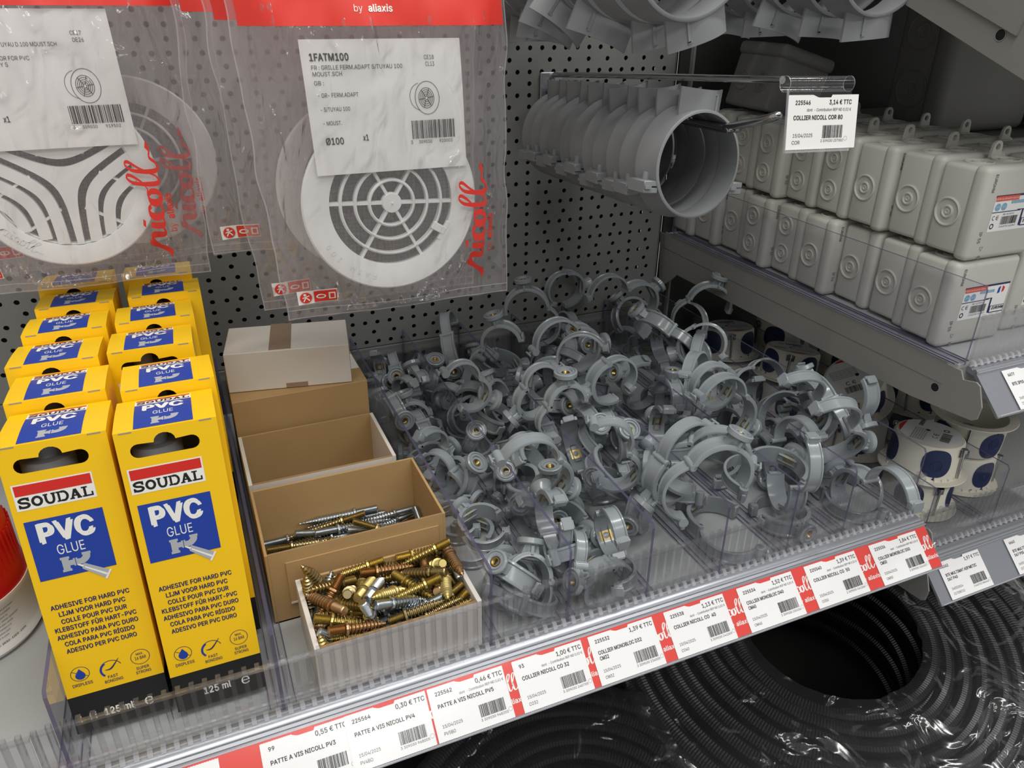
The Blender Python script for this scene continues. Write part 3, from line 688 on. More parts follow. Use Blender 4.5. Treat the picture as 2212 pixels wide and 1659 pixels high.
# ------------------------------------------------------------------ screws and pipe clips (poses of a settled heap)
POSE = json.loads('''[["c",0,30.3,119.9,8.4,0.316,-0.342,-0.65,0.601],["c",1,29.6,195.9,19.1,0.766,0.167,-0.585,0.209],["c",1,34.7,285.9,19.1,0.53,-0.448,0.393,0.604],["c",1,33.6,260.6,10.9,0.472,-0.406,0.596,-0.507],["c",0,34.7,407.2,8.4,0.138,-0.15,-0.719,0.665],["c",1,20.8,147.1,8.6,0.674,0.726,0.1,0.093],["c",0,33.6,183.9,19.1,0.365,-0.55,0.29,0.693],["c",1,40.2,289.1,19.5,0.044,-0.195,-0.604,0.771],["c",0,16.2,349.3,14.7,0.323,0.588,0.688,-0.276],["c",1,27.1,403.7,15.1,0.138,-0.148,0.676,0.709],["c",1,35.2,113.6,22.4,0.666,0.729,0.064,0.145],["c",1,30.7,230.9,18.7,0.445,0.733,-0.269,-0.438],["c",1,31.6,304.7,30.1,0.134,0.984,-0.021,0.115],["c",1,38.3,342.7,31.0,0.853,0.0,0.0,-0.522],["c",0,22.1,416.8,40.4,0.653,0.261,-0.529,0.476],["c",1,24.3,225.8,31.0,0.124,0.0,-0.0,-0.992],["c",0,41.0,178.3,30.5,0.064,-0.67,0.66,0.335],["c",1,13.7,300.8,42.6,0.505,-0.611,0.46,0.401],["c",0,53.3,346.5,43.2,0.29,0.699,-0.581,0.301],["c",0,23.3,409.4,14.9,0.246,-0.737,0.528,0.343],["c",0,102.2,155.2,43.6,0.137,0.3,-0.807,0.49],["c",1,37.0,52.2,8.7,0.676,0.728,-0.092,-0.074],["c",1,35.2,25.7,16.1,0.546,0.606,0.532,0.23],["c",1,42.0,29.9,27.0,0.173,-0.063,-0.924,0.335],["c",1,98.4,12.4,17.7,0.549,-0.038,0.835,0.025],["c",0,91.1,132.8,8.4,0.091,-0.098,-0.728,0.673],["c",0,100.2,201.5,8.4,0.378,-0.409,-0.61,0.564],["c",0,99.5,266.9,8.4,0.437,-0.472,-0.562,0.52],["c",2,105.4,316.2,8.8,0.685,0.725,0.054,0.051],["c",0,115.6,413.9,8.7,0.676,-0.729,-0.09,0.068],["c",1,109.5,26.9,14.9,0.17,-0.065,0.666,-0.723],["c",0,103.3,120.7,12.2,0.127,-0.091,0.798,0.582],["c",0,96.6,181.1,14.7,0.314,-0.04,0.78,-0.54],["c",2,87.0,260.5,15.4,0.22,-0.294,0.883,0.293],["c",2,114.6,315.5,37.4,0.712,-0.352,0.101,-0.599],["c",2,97.4,387.9,12.3,0.674,-0.629,0.313,-0.228],["c",2,93.5,66.0,18.9,0.241,-0.516,-0.409,0.713],["c",1,92.8,141.9,23.2,0.205,0.241,0.729,0.607],["c",0,88.5,173.9,19.6,0.331,-0.502,0.784,0.157],["c",1,115.7,223.5,22.1,0.097,0.065,-0.881,-0.458],["c",0,90.5,325.2,33.3,0.722,0.529,-0.061,0.442],["c",1,97.4,372.0,19.9,0.162,0.517,-0.383,-0.748],["c",2,102.4,82.3,23.8,0.487,0.853,0.183,0.038],["c",1,92.2,150.0,26.3,0.166,0.509,-0.654,-0.535],["c",0,124.0,199.8,85.3,0.89,0.0,0.456,0.0],["c",0,74.1,236.2,85.7,0.0,0.505,-0.0,-0.863],["c",1,97.0,306.3,21.0,0.335,0.831,0.024,-0.443],["c",2,83.7,386.7,29.9,0.112,-0.481,0.859,0.137],["c",0,86.9,50.6,23.0,0.388,0.465,0.475,-0.638],["c",0,104.5,114.8,35.7,0.035,0.285,0.958,-0.011],["c",0,136.2,155.8,103.7,0.005,1.0,-0.018,0.017],["c",1,115.2,275.7,51.9,0.265,0.908,0.322,0.038],["c",2,109.0,319.4,28.6,0.192,-0.898,0.297,0.262],["c",2,45.1,398.1,27.3,0.403,-0.617,0.654,0.172],["c",1,119.4,34.8,43.7,0.623,0.334,0.225,-0.671],["c",3,147.4,219.1,23.0,0.56,-0.432,0.429,0.562],["c",3,177.1,265.9,8.4,0.344,-0.368,0.631,-0.59],["c",3,183.3,327.0,8.4,0.682,-0.731,-0.007,0.008],["c",3,171.1,391.2,8.4,0.262,0.28,-0.675,-0.63],["c",2,187.7,208.6,13.5,0.207,0.73,0.6,-0.252],["c",2,170.4,275.6,13.5,0.158,-0.827,0.459,0.285],["c",3,169.1,343.1,14.5,0.411,0.622,-0.487,-0.455],["c",2,149.8,420.7,13.5,0.216,0.708,0.626,-0.244],["c",2,179.5,185.8,49.5,0.362,-0.666,0.588,0.282],["c",3,104.9,262.2,39.6,0.46,-0.552,0.621,-0.314],["c",2,152.1,327.2,27.4,0.274,-0.359,-0.531,0.717],["c",3,101.0,426.2,20.9,0.344,-0.592,0.637,-0.354],["c",2,197.4,157.7,46.5,0.259,-0.641,0.681,0.24],["c",2,167.9,246.3,46.3,0.144,-0.04,-0.838,-0.525],["c",2,136.6,308.4,101.0,0.027,0.959,-0.243,0.143],["c",3,78.9,60.2,54.3,0.441,0.567,-0.583,0.379],["c",3,172.2,145.3,8.4,0.61,-0.653,-0.327,0.306],["c",3,178.9,80.1,23.7,0.227,-0.666,-0.224,-0.675],["c",2,148.9,82.1,71.9,0.192,-0.507,0.05,0.839],["c",2,184.1,109.1,15.5,0.257,-0.567,0.763,0.171],["c",3,239.5,277.0,8.4,0.472,-0.505,-0.528,0.494],["c",2,248.2,406.2,22.0,0.645,0.354,0.495,-0.462],["c",3,170.3,387.1,32.5,0.482,0.5,-0.39,-0.605],["c",4,251.1,408.5,22.5,0.578,0.814,-0.034,-0.048],["c",4,169.8,271.0,28.6,0.166,-0.255,0.82,0.484],["c",2,183.4,414.6,20.8,0.705,0.609,0.204,-0.301],["c",4,240.3,363.3,41.5,0.5,-0.626,-0.378,-0.464],["c",2,239.6,121.4,15.3,0.728,0.631,0.235,0.129],["c",3,201.3,188.0,96.6,0.795,0.0,0.607,0.0],["c",4,242.4,365.2,27.1,0.741,0.503,0.394,-0.208],["c",4,208.8,274.0,95.3,0.001,0.714,-0.0,-0.7],["c",4,263.8,382.2,48.4,0.343,-0.508,0.625,0.483],["c",4,224.7,305.3,27.8,0.652,-0.337,-0.4,-0.55],["c",4,207.2,398.5,96.0,0.066,0.191,0.979,-0.038],["c",3,252.7,317.7,19.2,0.523,-0.799,0.276,-0.109],["c",3,256.4,383.4,50.3,0.199,-0.404,0.847,0.284],["c",3,254.1,329.5,15.3,0.718,0.668,-0.191,0.039],["c",2,271.8,247.3,62.2,0.086,-0.813,0.061,-0.572],["c",4,254.6,162.4,39.8,0.586,0.436,-0.556,0.398],["c",4,198.3,44.8,84.2,0.709,0.245,0.618,-0.236],["c",4,302.9,51.8,48.0,0.548,0.635,-0.368,-0.402],["c",4,200.8,13.0,97.0,0.006,-0.97,0.126,0.209],["c",5,291.4,128.1,11.2,0.372,0.42,-0.57,-0.6],["c",3,315.4,256.5,23.0,0.682,0.311,-0.524,0.405],["c",3,291.5,140.1,95.7,0.0,0.519,-0.0,-0.855],["c",3,331.9,221.3,98.6,0.748,0.083,0.535,-0.384],["c",4,332.0,66.1,38.7,0.661,0.187,0.24,-0.686],["c",5,361.7,85.5,29.4,0.165,-0.592,0.778,0.132],["c",5,319.7,206.5,43.6,0.754,-0.237,0.534,0.3],["c",5,307.2,41.4,41.1,0.808,-0.107,0.154,0.559],["c",4,399.1,107.1,74.0,0.329,0.753,0.555,-0.131],["c",5,365.1,49.7,66.5,0.238,-0.657,-0.087,0.71],["c",4,295.1,116.4,72.9,0.0,0.489,-0.0,-0.872],["c",4,297.3,165.7,73.6,0.299,0.442,0.055,-0.844],["c",3,304.7,34.6,8.4,0.0,-0.0,0.731,0.683],["c",3,232.3,120.7,29.6,0.51,0.785,0.346,-0.068],["c",3,292.3,210.5,47.7,0.053,0.652,-0.756,0.003],["c",4,188.1,54.1,73.8,0.909,0.011,0.41,0.08],["c",4,114.6,403.8,52.1,0.711,-0.419,0.446,0.345],["c",3,238.0,191.7,19.5,0.143,-0.209,0.828,-0.5],["c",4,242.2,52.2,9.0,0.683,0.714,0.11,0.106],["c",5,177.1,264.0,63.5,0.625,0.186,0.722,-0.23],["c",3,32.3,37.1,27.7,0.28,-0.803,0.499,-0.168],["c",4,320.1,221.0,24.1,0.333,-0.769,0.426,0.341],["c",4,79.4,87.6,74.7,0.064,-0.485,-0.065,0.87],["c",4,312.6,392.6,9.0,0.145,0.151,-0.706,-0.676],["c",5,178.5,131.9,28.8,0.556,-0.576,0.577,-0.161],["c",5,159.3,170.5,42.3,0.713,0.121,-0.299,0.622],["c",3,281.0,436.8,99.5,0.014,0.716,0.014,-0.698],["c",5,254.2,202.3,14.0,0.635,0.532,0.443,0.343],["c",4,389.9,52.6,9.0,0.688,0.719,0.069,0.066],["c",5,396.4,126.6,14.8,0.493,-0.799,0.343,-0.034],["c",4,405.5,194.5,27.8,0.661,0.327,-0.394,0.549],["c",4,399.2,140.8,24.2,0.175,-0.44,0.717,0.511],["c",5,355.4,167.8,14.1,0.181,0.699,0.665,-0.19],["c",5,366.3,11.6,27.5,0.398,0.604,0.534,-0.437],["c",4,372.2,54.1,21.5,0.182,0.269,0.799,-0.507],["c",5,397.1,321.1,29.2,0.358,-0.42,0.449,0.703],["c",5,373.5,105.7,63.6,0.24,-0.629,-0.089,0.734],["c",5,414.1,85.0,92.4,0.638,-0.304,-0.276,-0.651],["c",4,385.2,103.2,59.8,0.019,0.599,-0.668,-0.441],["c",4,405.3,213.9,33.4,0.611,-0.179,0.74,-0.217],["c",5,388.6,260.8,8.8,0.662,-0.696,0.205,-0.187],["c",4,387.8,378.5,9.0,0.06,-0.063,-0.72,0.689],["c",4,373.4,341.4,44.2,0.445,0.484,-0.604,0.451],["c",4,394.6,410.0,9.0,0.674,0.704,-0.162,-0.155],["c",5,392.7,386.8,14.1,0.126,-0.846,0.464,0.23],["c",4,423.9,329.5,96.0,0.028,-0.969,0.21,0.128],["c",4,305.5,262.4,104.4,0.384,0.597,0.699,0.093],["c",4,373.6,422.8,50.2,0.251,-0.065,0.935,-0.243],["c",5,343.6,368.9,94.7,0.0,0.879,-0.0,-0.477],["s",0,-36.3,69.5,3.5,0.587,-0.399,0.589,-0.387],["s",0,-42.5,10.9,3.5,0.222,0.709,-0.051,-0.667],["s",0,-30.4,61.7,3.5,0.203,0.708,-0.071,-0.673],["s",0,-79.0,52.7,3.5,0.646,-0.711,-0.01,0.278],["s",0,-108.0,33.8,3.5,0.376,0.701,0.121,-0.594],["s",0,-32.1,40.0,3.5,0.427,0.182,0.687,0.559],["s",0,-100.9,15.5,3.5,0.591,0.405,0.584,0.38],["s",0,-59.3,45.8,5.7,0.481,0.681,0.387,-0.393],["s",0,-86.4,39.4,3.5,0.69,-0.696,-0.146,-0.132],["s",0,-105.8,55.4,3.5,0.596,-0.118,0.701,0.373],["s",0,-29.6,8.5,8.3,0.514,0.441,0.654,0.338],["s",0,-107.8,44.1,3.5,0.693,0.378,-0.603,0.117],["s",0,-27.9,34.4,3.5,0.427,-0.182,-0.687,0.559],["s",0,-102.7,8.5,3.5,0.133,-0.697,0.143,-0.69],["s",0,-26.8,53.8,7.1,0.528,0.745,-0.315,-0.26],["s",0,-77.9,26.4,3.5,0.433,-0.349,-0.62,-0.554],["s",0,-66.6,51.8,7.6,0.689,0.472,-0.43,0.343],["s",0,-59.4,60.9,16.7,0.669,0.024,-0.734,0.116],["s",0,-119.7,8.5,28.8,0.555,0.042,-0.021,-0.83],["s",0,-51.1,51.9,6.5,0.383,0.382,-0.703,0.462],["s",0,-29.7,17.3,10.7,0.016,0.669,-0.328,-0.667],["s",0,-62.4,69.5,12.7,0.167,-0.535,0.102,-0.822],["s",0,-108.2,24.4,9.3,0.776,0.487,-0.355,-0.187],["s",0,-62.8,39.7,11.4,0.795,-0.561,0.065,-0.224],["s",0,-102.7,62.1,10.0,0.745,-0.231,0.558,-0.281],["s",0,-73.7,23.8,13.5,0.636,-0.307,0.68,-0.198],["s",0,-51.0,15.8,3.5,0.315,0.538,0.465,0.628],["s",0,-30.5,59.3,10.6,0.31,-0.549,-0.193,-0.752],["s",0,-50.3,24.2,13.6,0.652,0.295,-0.52,0.467],["s",0,-65.0,18.2,9.7,0.334,0.582,0.467,0.576],["s",0,-46.0,51.1,11.5,0.504,-0.66,-0.234,-0.505],["s",0,-102.6,69.5,6.5,0.151,-0.647,0.124,-0.737],["s",0,-105.3,36.9,14.0,0.72,0.639,-0.077,0.26],["s",0,-23.7,38.1,11.3,0.075,0.292,-0.534,-0.79],["s",0,-97.9,24.1,10.4,0.058,-0.569,-0.45,-0.686],["s",0,-12.5,25.7,15.7,0.156,0.118,0.615,-0.764],["s",0,-96.3,13.7,20.2,0.215,-0.556,-0.49,0.636],["s",0,-72.1,8.9,11.0,0.153,0.704,-0.123,-0.683],["s",0,-87.8,46.6,10.8,0.431,0.664,0.228,-0.567],["s",0,-98.1,40.1,15.7,0.01,0.212,-0.807,-0.551],["s",0,-71.5,44.8,16.3,0.132,-0.535,0.72,0.421],["s",0,-32.0,37.9,12.0,0.234,-0.486,0.405,0.738],["s",0,-79.3,59.4,19.5,0.657,-0.458,0.312,-0.511],["s",0,-30.8,25.7,16.5,0.64,-0.659,-0.381,0.101],["s",0,-72.3,69.5,22.6,0.128,0.72,-0.148,-0.665],["s",0,-60.4,36.7,18.8,0.085,-0.373,-0.6,0.703],["s",0,-57.1,25.2,18.3,0.471,-0.672,-0.23,-0.523],["s",0,-96.4,69.5,14.8,0.592,-0.395,-0.584,0.39],["s",0,-59.2,29.0,24.5,0.161,-0.522,-0.363,-0.755],["s",0,-119.5,34.7,10.9,0.675,0.704,0.116,-0.188],["s",0,-105.9,63.1,18.6,0.467,-0.122,-0.841,0.244],["s",0,-91.3,43.5,18.5,0.625,-0.07,-0.64,-0.442],["s",0,-111.6,35.6,17.2,0.078,0.139,-0.705,0.691],["s",0,-19.4,48.2,14.0,0.401,-0.88,0.221,-0.13],["s",0,-57.9,10.5,27.4,0.22,0.47,0.002,-0.855],["s",0,-83.9,44.3,22.3,0.231,-0.587,0.435,0.642],["s",0,-30.3,58.4,18.9,0.717,0.1,-0.689,-0.029],["s",0,-83.0,9.5,18.6,0.087,0.549,0.005,0.831],["s",0,-32.3,38.7,19.3,0.759,-0.545,-0.341,0.105],["s",0,-102.5,21.5,25.7,0.348,-0.76,0.107,0.539],["s",0,-120.5,67.9,29.9,0.831,-0.023,-0.023,-0.555],["s",0,-28.1,12.1,22.4,0.348,-0.673,-0.594,0.27],["s",0,-30.4,69.2,22.9,0.669,-0.307,-0.584,0.343],["s",0,-49.9,69.5,37.1,0.633,0.354,-0.541,-0.426],["s",0,-30.4,25.0,32.4,0.479,0.568,-0.37,-0.558],["s",0,-102.7,19.2,33.3,0.206,0.574,0.22,0.762],["s",0,-30.3,62.2,25.1,0.673,0.234,-0.677,-0.186],["s",0,-105.7,28.5,31.1,0.476,-0.246,-0.514,0.67],["s",0,-83.8,44.3,29.5,0.392,0.568,-0.442,-0.573],["s",0,-61.4,34.9,33.3,0.52,0.382,-0.625,-0.44],["s",0,-120.5,58.7,40.3,0.555,0.009,-0.024,0.831],["s",0,-55.0,18.8,24.0,0.521,-0.437,0.712,-0.175],["s",0,-44.6,39.2,21.4,0.363,0.663,-0.513,0.406],["s",0,-62.2,25.0,31.3,0.075,-0.673,-0.015,-0.736],["s",0,-95.1,58.8,26.7,0.113,-0.65,0.153,-0.736],["s",0,-36.2,18.9,27.4,0.606,0.012,0.79,0.093],["s",0,-27.5,50.1,24.0,0.463,-0.6,0.6,-0.257],["s",0,-41.8,52.5,34.6,0.737,-0.148,-0.608,0.255],["s",0,-105.7,10.8,31.9,0.375,-0.209,0.877,-0.215],["s",0,-117.0,25.9,20.3,0.468,-0.73,0.296,0.399],["s",0,-38.9,37.2,29.3,0.518,0.258,-0.791,0.199],["s",0,-120.5,42.9,22.3,0.303,-0.465,-0.702,-0.445],["s",0,-12.5,29.2,22.1,0.759,0.622,0.128,-0.147],["s",0,-103.2,27.6,38.2,0.163,0.463,-0.121,-0.863],["s",0,-97.0,51.9,27.6,0.171,0.65,0.116,0.731],["s",0,-37.3,25.9,25.9,0.213,-0.602,-0.304,0.707],["s",0,-54.6,44.3,29.6,0.871,0.171,0.439,-0.136],["s",0,-110.3,56.5,39.0,0.041,-0.317,-0.442,-0.838],["s",0,-64.2,57.7,26.5,0.063,-0.672,-0.351,0.649],["s",0,-78.4,31.8,34.5,0.2,-0.784,0.12,0.575],["s",0,-65.3,69.5,30.3,0.614,-0.381,0.56,-0.404],["s",0,-24.1,39.8,32.7,0.4,-0.308,0.804,0.314],["s",0,-113.8,34.3,32.4,0.81,0.423,-0.074,-0.4],["s",0,-12.5,51.6,30.4,0.126,0.149,0.766,-0.612],["s",0,-26.1,24.9,45.5,0.349,0.408,0.462,-0.706],["s",0,-99.5,38.6,34.0,0.588,-0.657,-0.422,0.211],["s",0,-82.6,16.3,37.4,0.173,0.502,0.847,0.031],["s",0,-29.6,13.5,30.4,0.465,-0.139,-0.845,0.225],["s",0,-25.0,56.7,39.3,0.265,-0.481,-0.77,-0.325],["s",0,-70.5,45.4,37.2,0.792,0.582,0.08,-0.166],["s",0,-104.4,56.9,33.6,0.196,-0.653,0.402,0.612],["s",0,-50.2,59.7,35.8,0.435,0.563,-0.334,-0.618],["s",0,-61.9,19.5,46.9,0.34,0.54,0.619,0.458],["s",0,-95.9,8.5,38.5,0.751,-0.121,-0.631,0.153],["s",0,-95.2,8.5,45.4,0.532,-0.422,0.639,-0.361],["s",0,-82.9,51.7,39.0,0.395,0.484,0.458,-0.632],["s",0,-68.5,31.5,46.7,0.831,0.186,-0.459,0.254],["s",0,-77.7,43.4,37.8,0.543,-0.801,-0.186,-0.168],["s",0,-30.7,8.5,35.4,0.783,-0.113,0.59,-0.16],["s",0,-111.7,69.5,43.4,0.189,-0.267,-0.047,0.944],["s",0,-17.4,52.0,35.7,0.643,-0.53,-0.404,-0.378],["s",0,-80.7,45.0,45.8,0.569,-0.753,0.322,-0.081],["s",0,-82.2,69.5,44.1,0.365,0.62,-0.419,-0.554],["s",0,-12.5,51.9,40.7,0.676,-0.711,0.146,0.13],["s",0,-38.4,8.5,40.5,0.443,0.51,0.335,0.657],["s",0,-34.4,44.7,39.8,0.48,0.587,0.431,-0.489],["s",0,-31.8,19.3,37.1,0.21,-0.569,-0.507,0.612],["s",0,-109.7,44.1,43.7,0.457,0.653,-0.597,-0.085],["s",0,-92.1,49.1,42.0,0.433,-0.894,0.04,-0.107],["s",0,-75.3,40.0,46.9,0.47,-0.332,0.745,0.337],["s",0,-47.2,36.2,42.5,0.664,0.55,0.493,-0.118],["s",0,-60.7,60.2,44.2,0.657,-0.129,0.719,-0.186],["s",0,-30.9,69.5,43.7,0.571,0.399,0.604,0.387],["s",0,-95.1,35.5,42.6,0.529,0.609,-0.077,0.586],["s",0,-30.1,61.6,49.3,0.291,0.669,-0.469,-0.497],["s",0,-104.7,56.2,46.6,0.698,0.445,-0.396,-0.397],["s",0,-39.3,44.6,46.1,0.181,0.46,-0.649,-0.578],["s",0,-103.2,18.2,44.3,0.208,-0.618,0.487,-0.581],["s",0,-52.6,15.1,40.7,0.224,0.728,-0.257,-0.594],["s",0,-49.3,27.9,47.3,0.406,-0.593,-0.513,0.47],["s",0,-12.5,47.0,48.1,0.4,0.386,-0.57,0.606],["s",0,-53.4,8.8,44.8,0.742,-0.11,0.642,-0.16],["s",0,-112.6,37.8,48.8,0.344,-0.001,-0.758,-0.554],["s",1,-49.3,128.0,3.2,0.357,0.566,0.428,0.608],["s",1,-56.1,168.8,3.3,0.388,0.591,-0.397,-0.585],["s",1,-86.1,106.0,3.2,0.185,-0.704,-0.09,0.68],["s",1,-107.8,168.8,5.5,0.715,-0.136,0.671,-0.14],["s",1,-86.3,112.4,3.2,0.094,0.686,-0.182,-0.699],["s",1,-84.2,92.8,3.2,0.119,-0.692,-0.157,0.695],["s",1,-108.5,145.5,3.2,0.638,-0.478,0.524,-0.299],["s",1,-64.4,98.1,8.1,0.607,-0.369,0.569,-0.414],["s",1,-57.9,115.3,3.2,0.176,-0.702,-0.099,0.683],["s",1,-99.4,139.8,3.2,0.046,-0.672,-0.228,0.703],["s",1,-49.3,148.4,3.2,0.015,0.649,0.285,-0.705],["s",1,-108.3,102.2,7.8,0.749,-0.204,0.628,-0.045],["s",1,-98.9,130.9,3.2,0.5,-0.656,0.27,-0.497],["s",1,-54.1,104.9,9.5,0.252,0.661,-0.224,-0.67],["s",1,-43.0,91.2,8.9,0.137,0.712,0.139,0.675],["s",1,-108.3,108.9,8.6,0.66,-0.445,0.49,-0.355],["s",1,-105.0,162.5,3.2,0.696,-0.164,0.69,-0.112],["s",1,-138.2,134.8,10.0,0.396,-0.389,0.61,0.566],["s",1,-107.9,168.8,12.7,0.586,0.391,0.59,0.394],["s",1,-104.7,91.2,12.5,0.533,0.429,-0.639,-0.352],["s",1,-60.5,101.5,16.1,0.252,0.719,-0.0,0.647],["s",1,-84.5,103.9,16.2,0.651,-0.491,-0.512,0.269],["s",1,-48.2,121.2,5.3,0.546,0.413,0.626,0.374],["s",1,-92.7,162.6,9.3,0.429,-0.612,0.367,-0.554],["s",1,-62.6,155.4,7.1,0.63,-0.482,0.531,-0.297],["s",1,-81.4,104.5,22.8,0.731,-0.241,0.638,0.021],["s",1,-77.5,157.0,10.7,0.238,0.7,-0.037,-0.673],["s",1,-97.0,136.1,7.9,0.026,-0.689,-0.253,0.679],["s",1,-109.3,151.6,9.0,0.616,-0.257,0.745,-0.016],["s",1,-40.8,116.8,12.8,0.005,-0.556,-0.232,0.798],["s",1,-70.7,168.8,17.8,0.399,0.575,-0.387,-0.6],["s",1,-74.7,130.8,8.1,0.006,-0.609,-0.247,0.753],["s",1,-107.9,140.0,15.1,0.687,-0.18,0.702,-0.048],["s",1,-105.7,126.2,11.9,0.637,-0.147,0.752,0.087],["s",1,-106.1,133.2,15.6,0.657,0.061,0.72,0.213],["s",1,-41.1,123.7,12.0,0.691,-0.031,-0.636,0.343],["s",1,-47.6,133.1,7.7,0.708,-0.037,-0.66,0.248],["s",1,-87.6,121.4,16.3,0.718,0.145,-0.677,-0.065],["s",1,-66.8,138.7,11.9,0.302,0.668,-0.049,-0.679],["s",1,-77.3,168.8,24.3,0.138,0.684,-0.138,-0.703],["s",1,-40.7,141.2,9.6,0.604,-0.016,0.772,0.197],["s",1,-105.9,125.3,22.7,0.698,-0.185,-0.683,0.112],["s",1,-89.6,163.2,21.0,0.453,0.503,-0.574,-0.462],["s",1,-102.1,149.2,17.9,0.575,0.387,-0.583,-0.425],["s",1,-108.3,107.9,18.5,0.512,0.472,0.238,0.677],["s",1,-82.8,154.7,18.3,0.614,-0.119,0.771,-0.121],["s",1,-41.2,154.3,13.0,0.56,0.608,-0.271,-0.494],["s",1,-107.0,143.8,21.3,0.683,0.157,0.706,0.101],["s",1,-41.6,147.1,17.0,0.597,-0.014,0.8,0.067],["s",1,-106.8,119.0,23.2,0.144,-0.727,-0.074,0.667],["s",1,-38.9,132.4,21.0,0.063,-0.752,0.357,-0.55],["s",1,-42.5,134.7,15.5,0.01,-0.62,-0.169,0.766],["s",1,-116.5,106.1,21.4,0.098,0.78,0.335,-0.519],["s",1,-84.7,132.0,25.2,0.132,0.713,0.16,0.669],["s",1,-89.3,136.4,21.0,0.615,0.394,-0.569,-0.378],["s",1,-43.2,161.3,17.9,0.298,-0.608,-0.347,0.649],["s",1,-108.3,156.7,14.6,0.606,0.451,-0.558,-0.342],["s",1,-40.7,109.6,15.1,0.813,0.247,-0.521,-0.082],["s",1,-11.4,121.0,13.1,0.394,0.566,0.597,-0.409],["s",1,-67.2,152.8,21.8,0.524,-0.517,0.55,-0.395],["s",2,-90.9,258.8,3.2,0.587,-0.395,0.588,-0.39],["s",2,-82.8,233.6,3.2,0.377,0.58,0.408,0.596],["s",2,-83.6,195.8,3.2,0.146,0.697,0.13,0.69],["s",2,-75.9,186.2,3.2,0.39,-0.588,0.395,-0.587],["s",2,-71.5,214.2,3.2,0.695,0.158,0.691,0.118],["s",2,-80.4,202.0,3.2,0.579,-0.383,0.596,-0.402],["s",2,-75.0,252.7,3.2,0.693,-0.144,0.694,-0.132],["s",2,-79.0,208.3,3.2,0.122,-0.692,0.154,-0.695],["s",2,-87.9,191.1,7.3,0.582,-0.391,0.594,-0.396],["s",2,-87.0,246.1,3.2,0.694,-0.148,0.693,-0.128],["s",2,-79.5,255.9,8.9,0.65,0.261,0.663,0.265],["s",2,-86.5,224.7,3.2,0.692,0.14,0.695,0.136],["s",2,-64.5,204.5,8.8,0.255,-0.653,0.285,-0.654],["s",2,-82.6,239.9,3.2,0.694,-0.152,0.693,-0.124],["s",2,-82.6,219.8,7.2,0.58,0.411,0.595,0.375],["s",2,-73.8,229.3,7.2,0.676,0.133,0.711,0.142]]''')
def bolt(L, r, mat):
    m = MB(); pr_ = [(0, -L/2)]; z = -L/2; rc = r*.6
    # machine thread end
    pr_ += [(r*.75, z), (r*.85, z+.6)]; z += .8
    while z < -L/2+L*.28: pr_ += [(r*.9, z), (r*.72, z+.5)]; z += 1.0
    pr_ += [(r*1.25, z), (r*1.3, z+.6), (r*1.3, z+1.6), (r*.95, z+2.4)]; z += 2.6
    zt = L/2; z0 = z
    while z < zt-2.8:
        f = 1-(max(0, z-(zt-L*.28))/(L*.28)); pr_ += [(rc*f+.25, z), (rc*f+.3, z+.7), (r*f+.25, z+1.5), (r*f+.2, z+1.8)]; z += 2.6
    pr_ += [(.4, zt-1.2), (0, zt)]
    m.lathe(pr_, mat, n=12, cap=False); return m.mesh('hanger_bolt', smooth=28)
BM = {}
for k, (L, r, ms) in enumerate(((42, 4.0, ('gold_zinc', 'zinc', 'copper_zinc', 'gold_zinc', 'dull_zinc', 'zinc')), (70, 3.6, ('zinc', 'dull_zinc', 'zinc', 'dull_zinc')), (85, 3.6, ('copper_zinc', 'dull_zinc')))):
    BM[k] = [(bolt(L, r, m_), m_) for m_ in ms]
WHERE = ('lying in the small white front box', 'lying in the open brown middle box', 'lying in the white sided box behind')
MW = {'gold_zinc': 'yellow golden', 'zinc': 'silver', 'copper_zinc': 'copper coloured', 'dull_zinc': 'dull bronze'}
KIND = ('short', 'long', 'extra long')
rnd = random.Random(3)
for p in POSE:
    if p[0] != 's': continue
    me, mm = BM[p[1]][rnd.randrange(len(BM[p[1]]))]
    o = link('hanger_bolt', me, None, (p[2], p[3], p[4]+1.5)); o.rotation_mode = 'QUATERNION'; o.rotation_quaternion = p[5:9]
    tag(o, f'{KIND[p[1]]} {MW[mm]} threaded screw {WHERE[p[1]]}', 'screw', f'{KIND[p[1]]} {MW[mm]} screws {WHERE[p[1]]}')

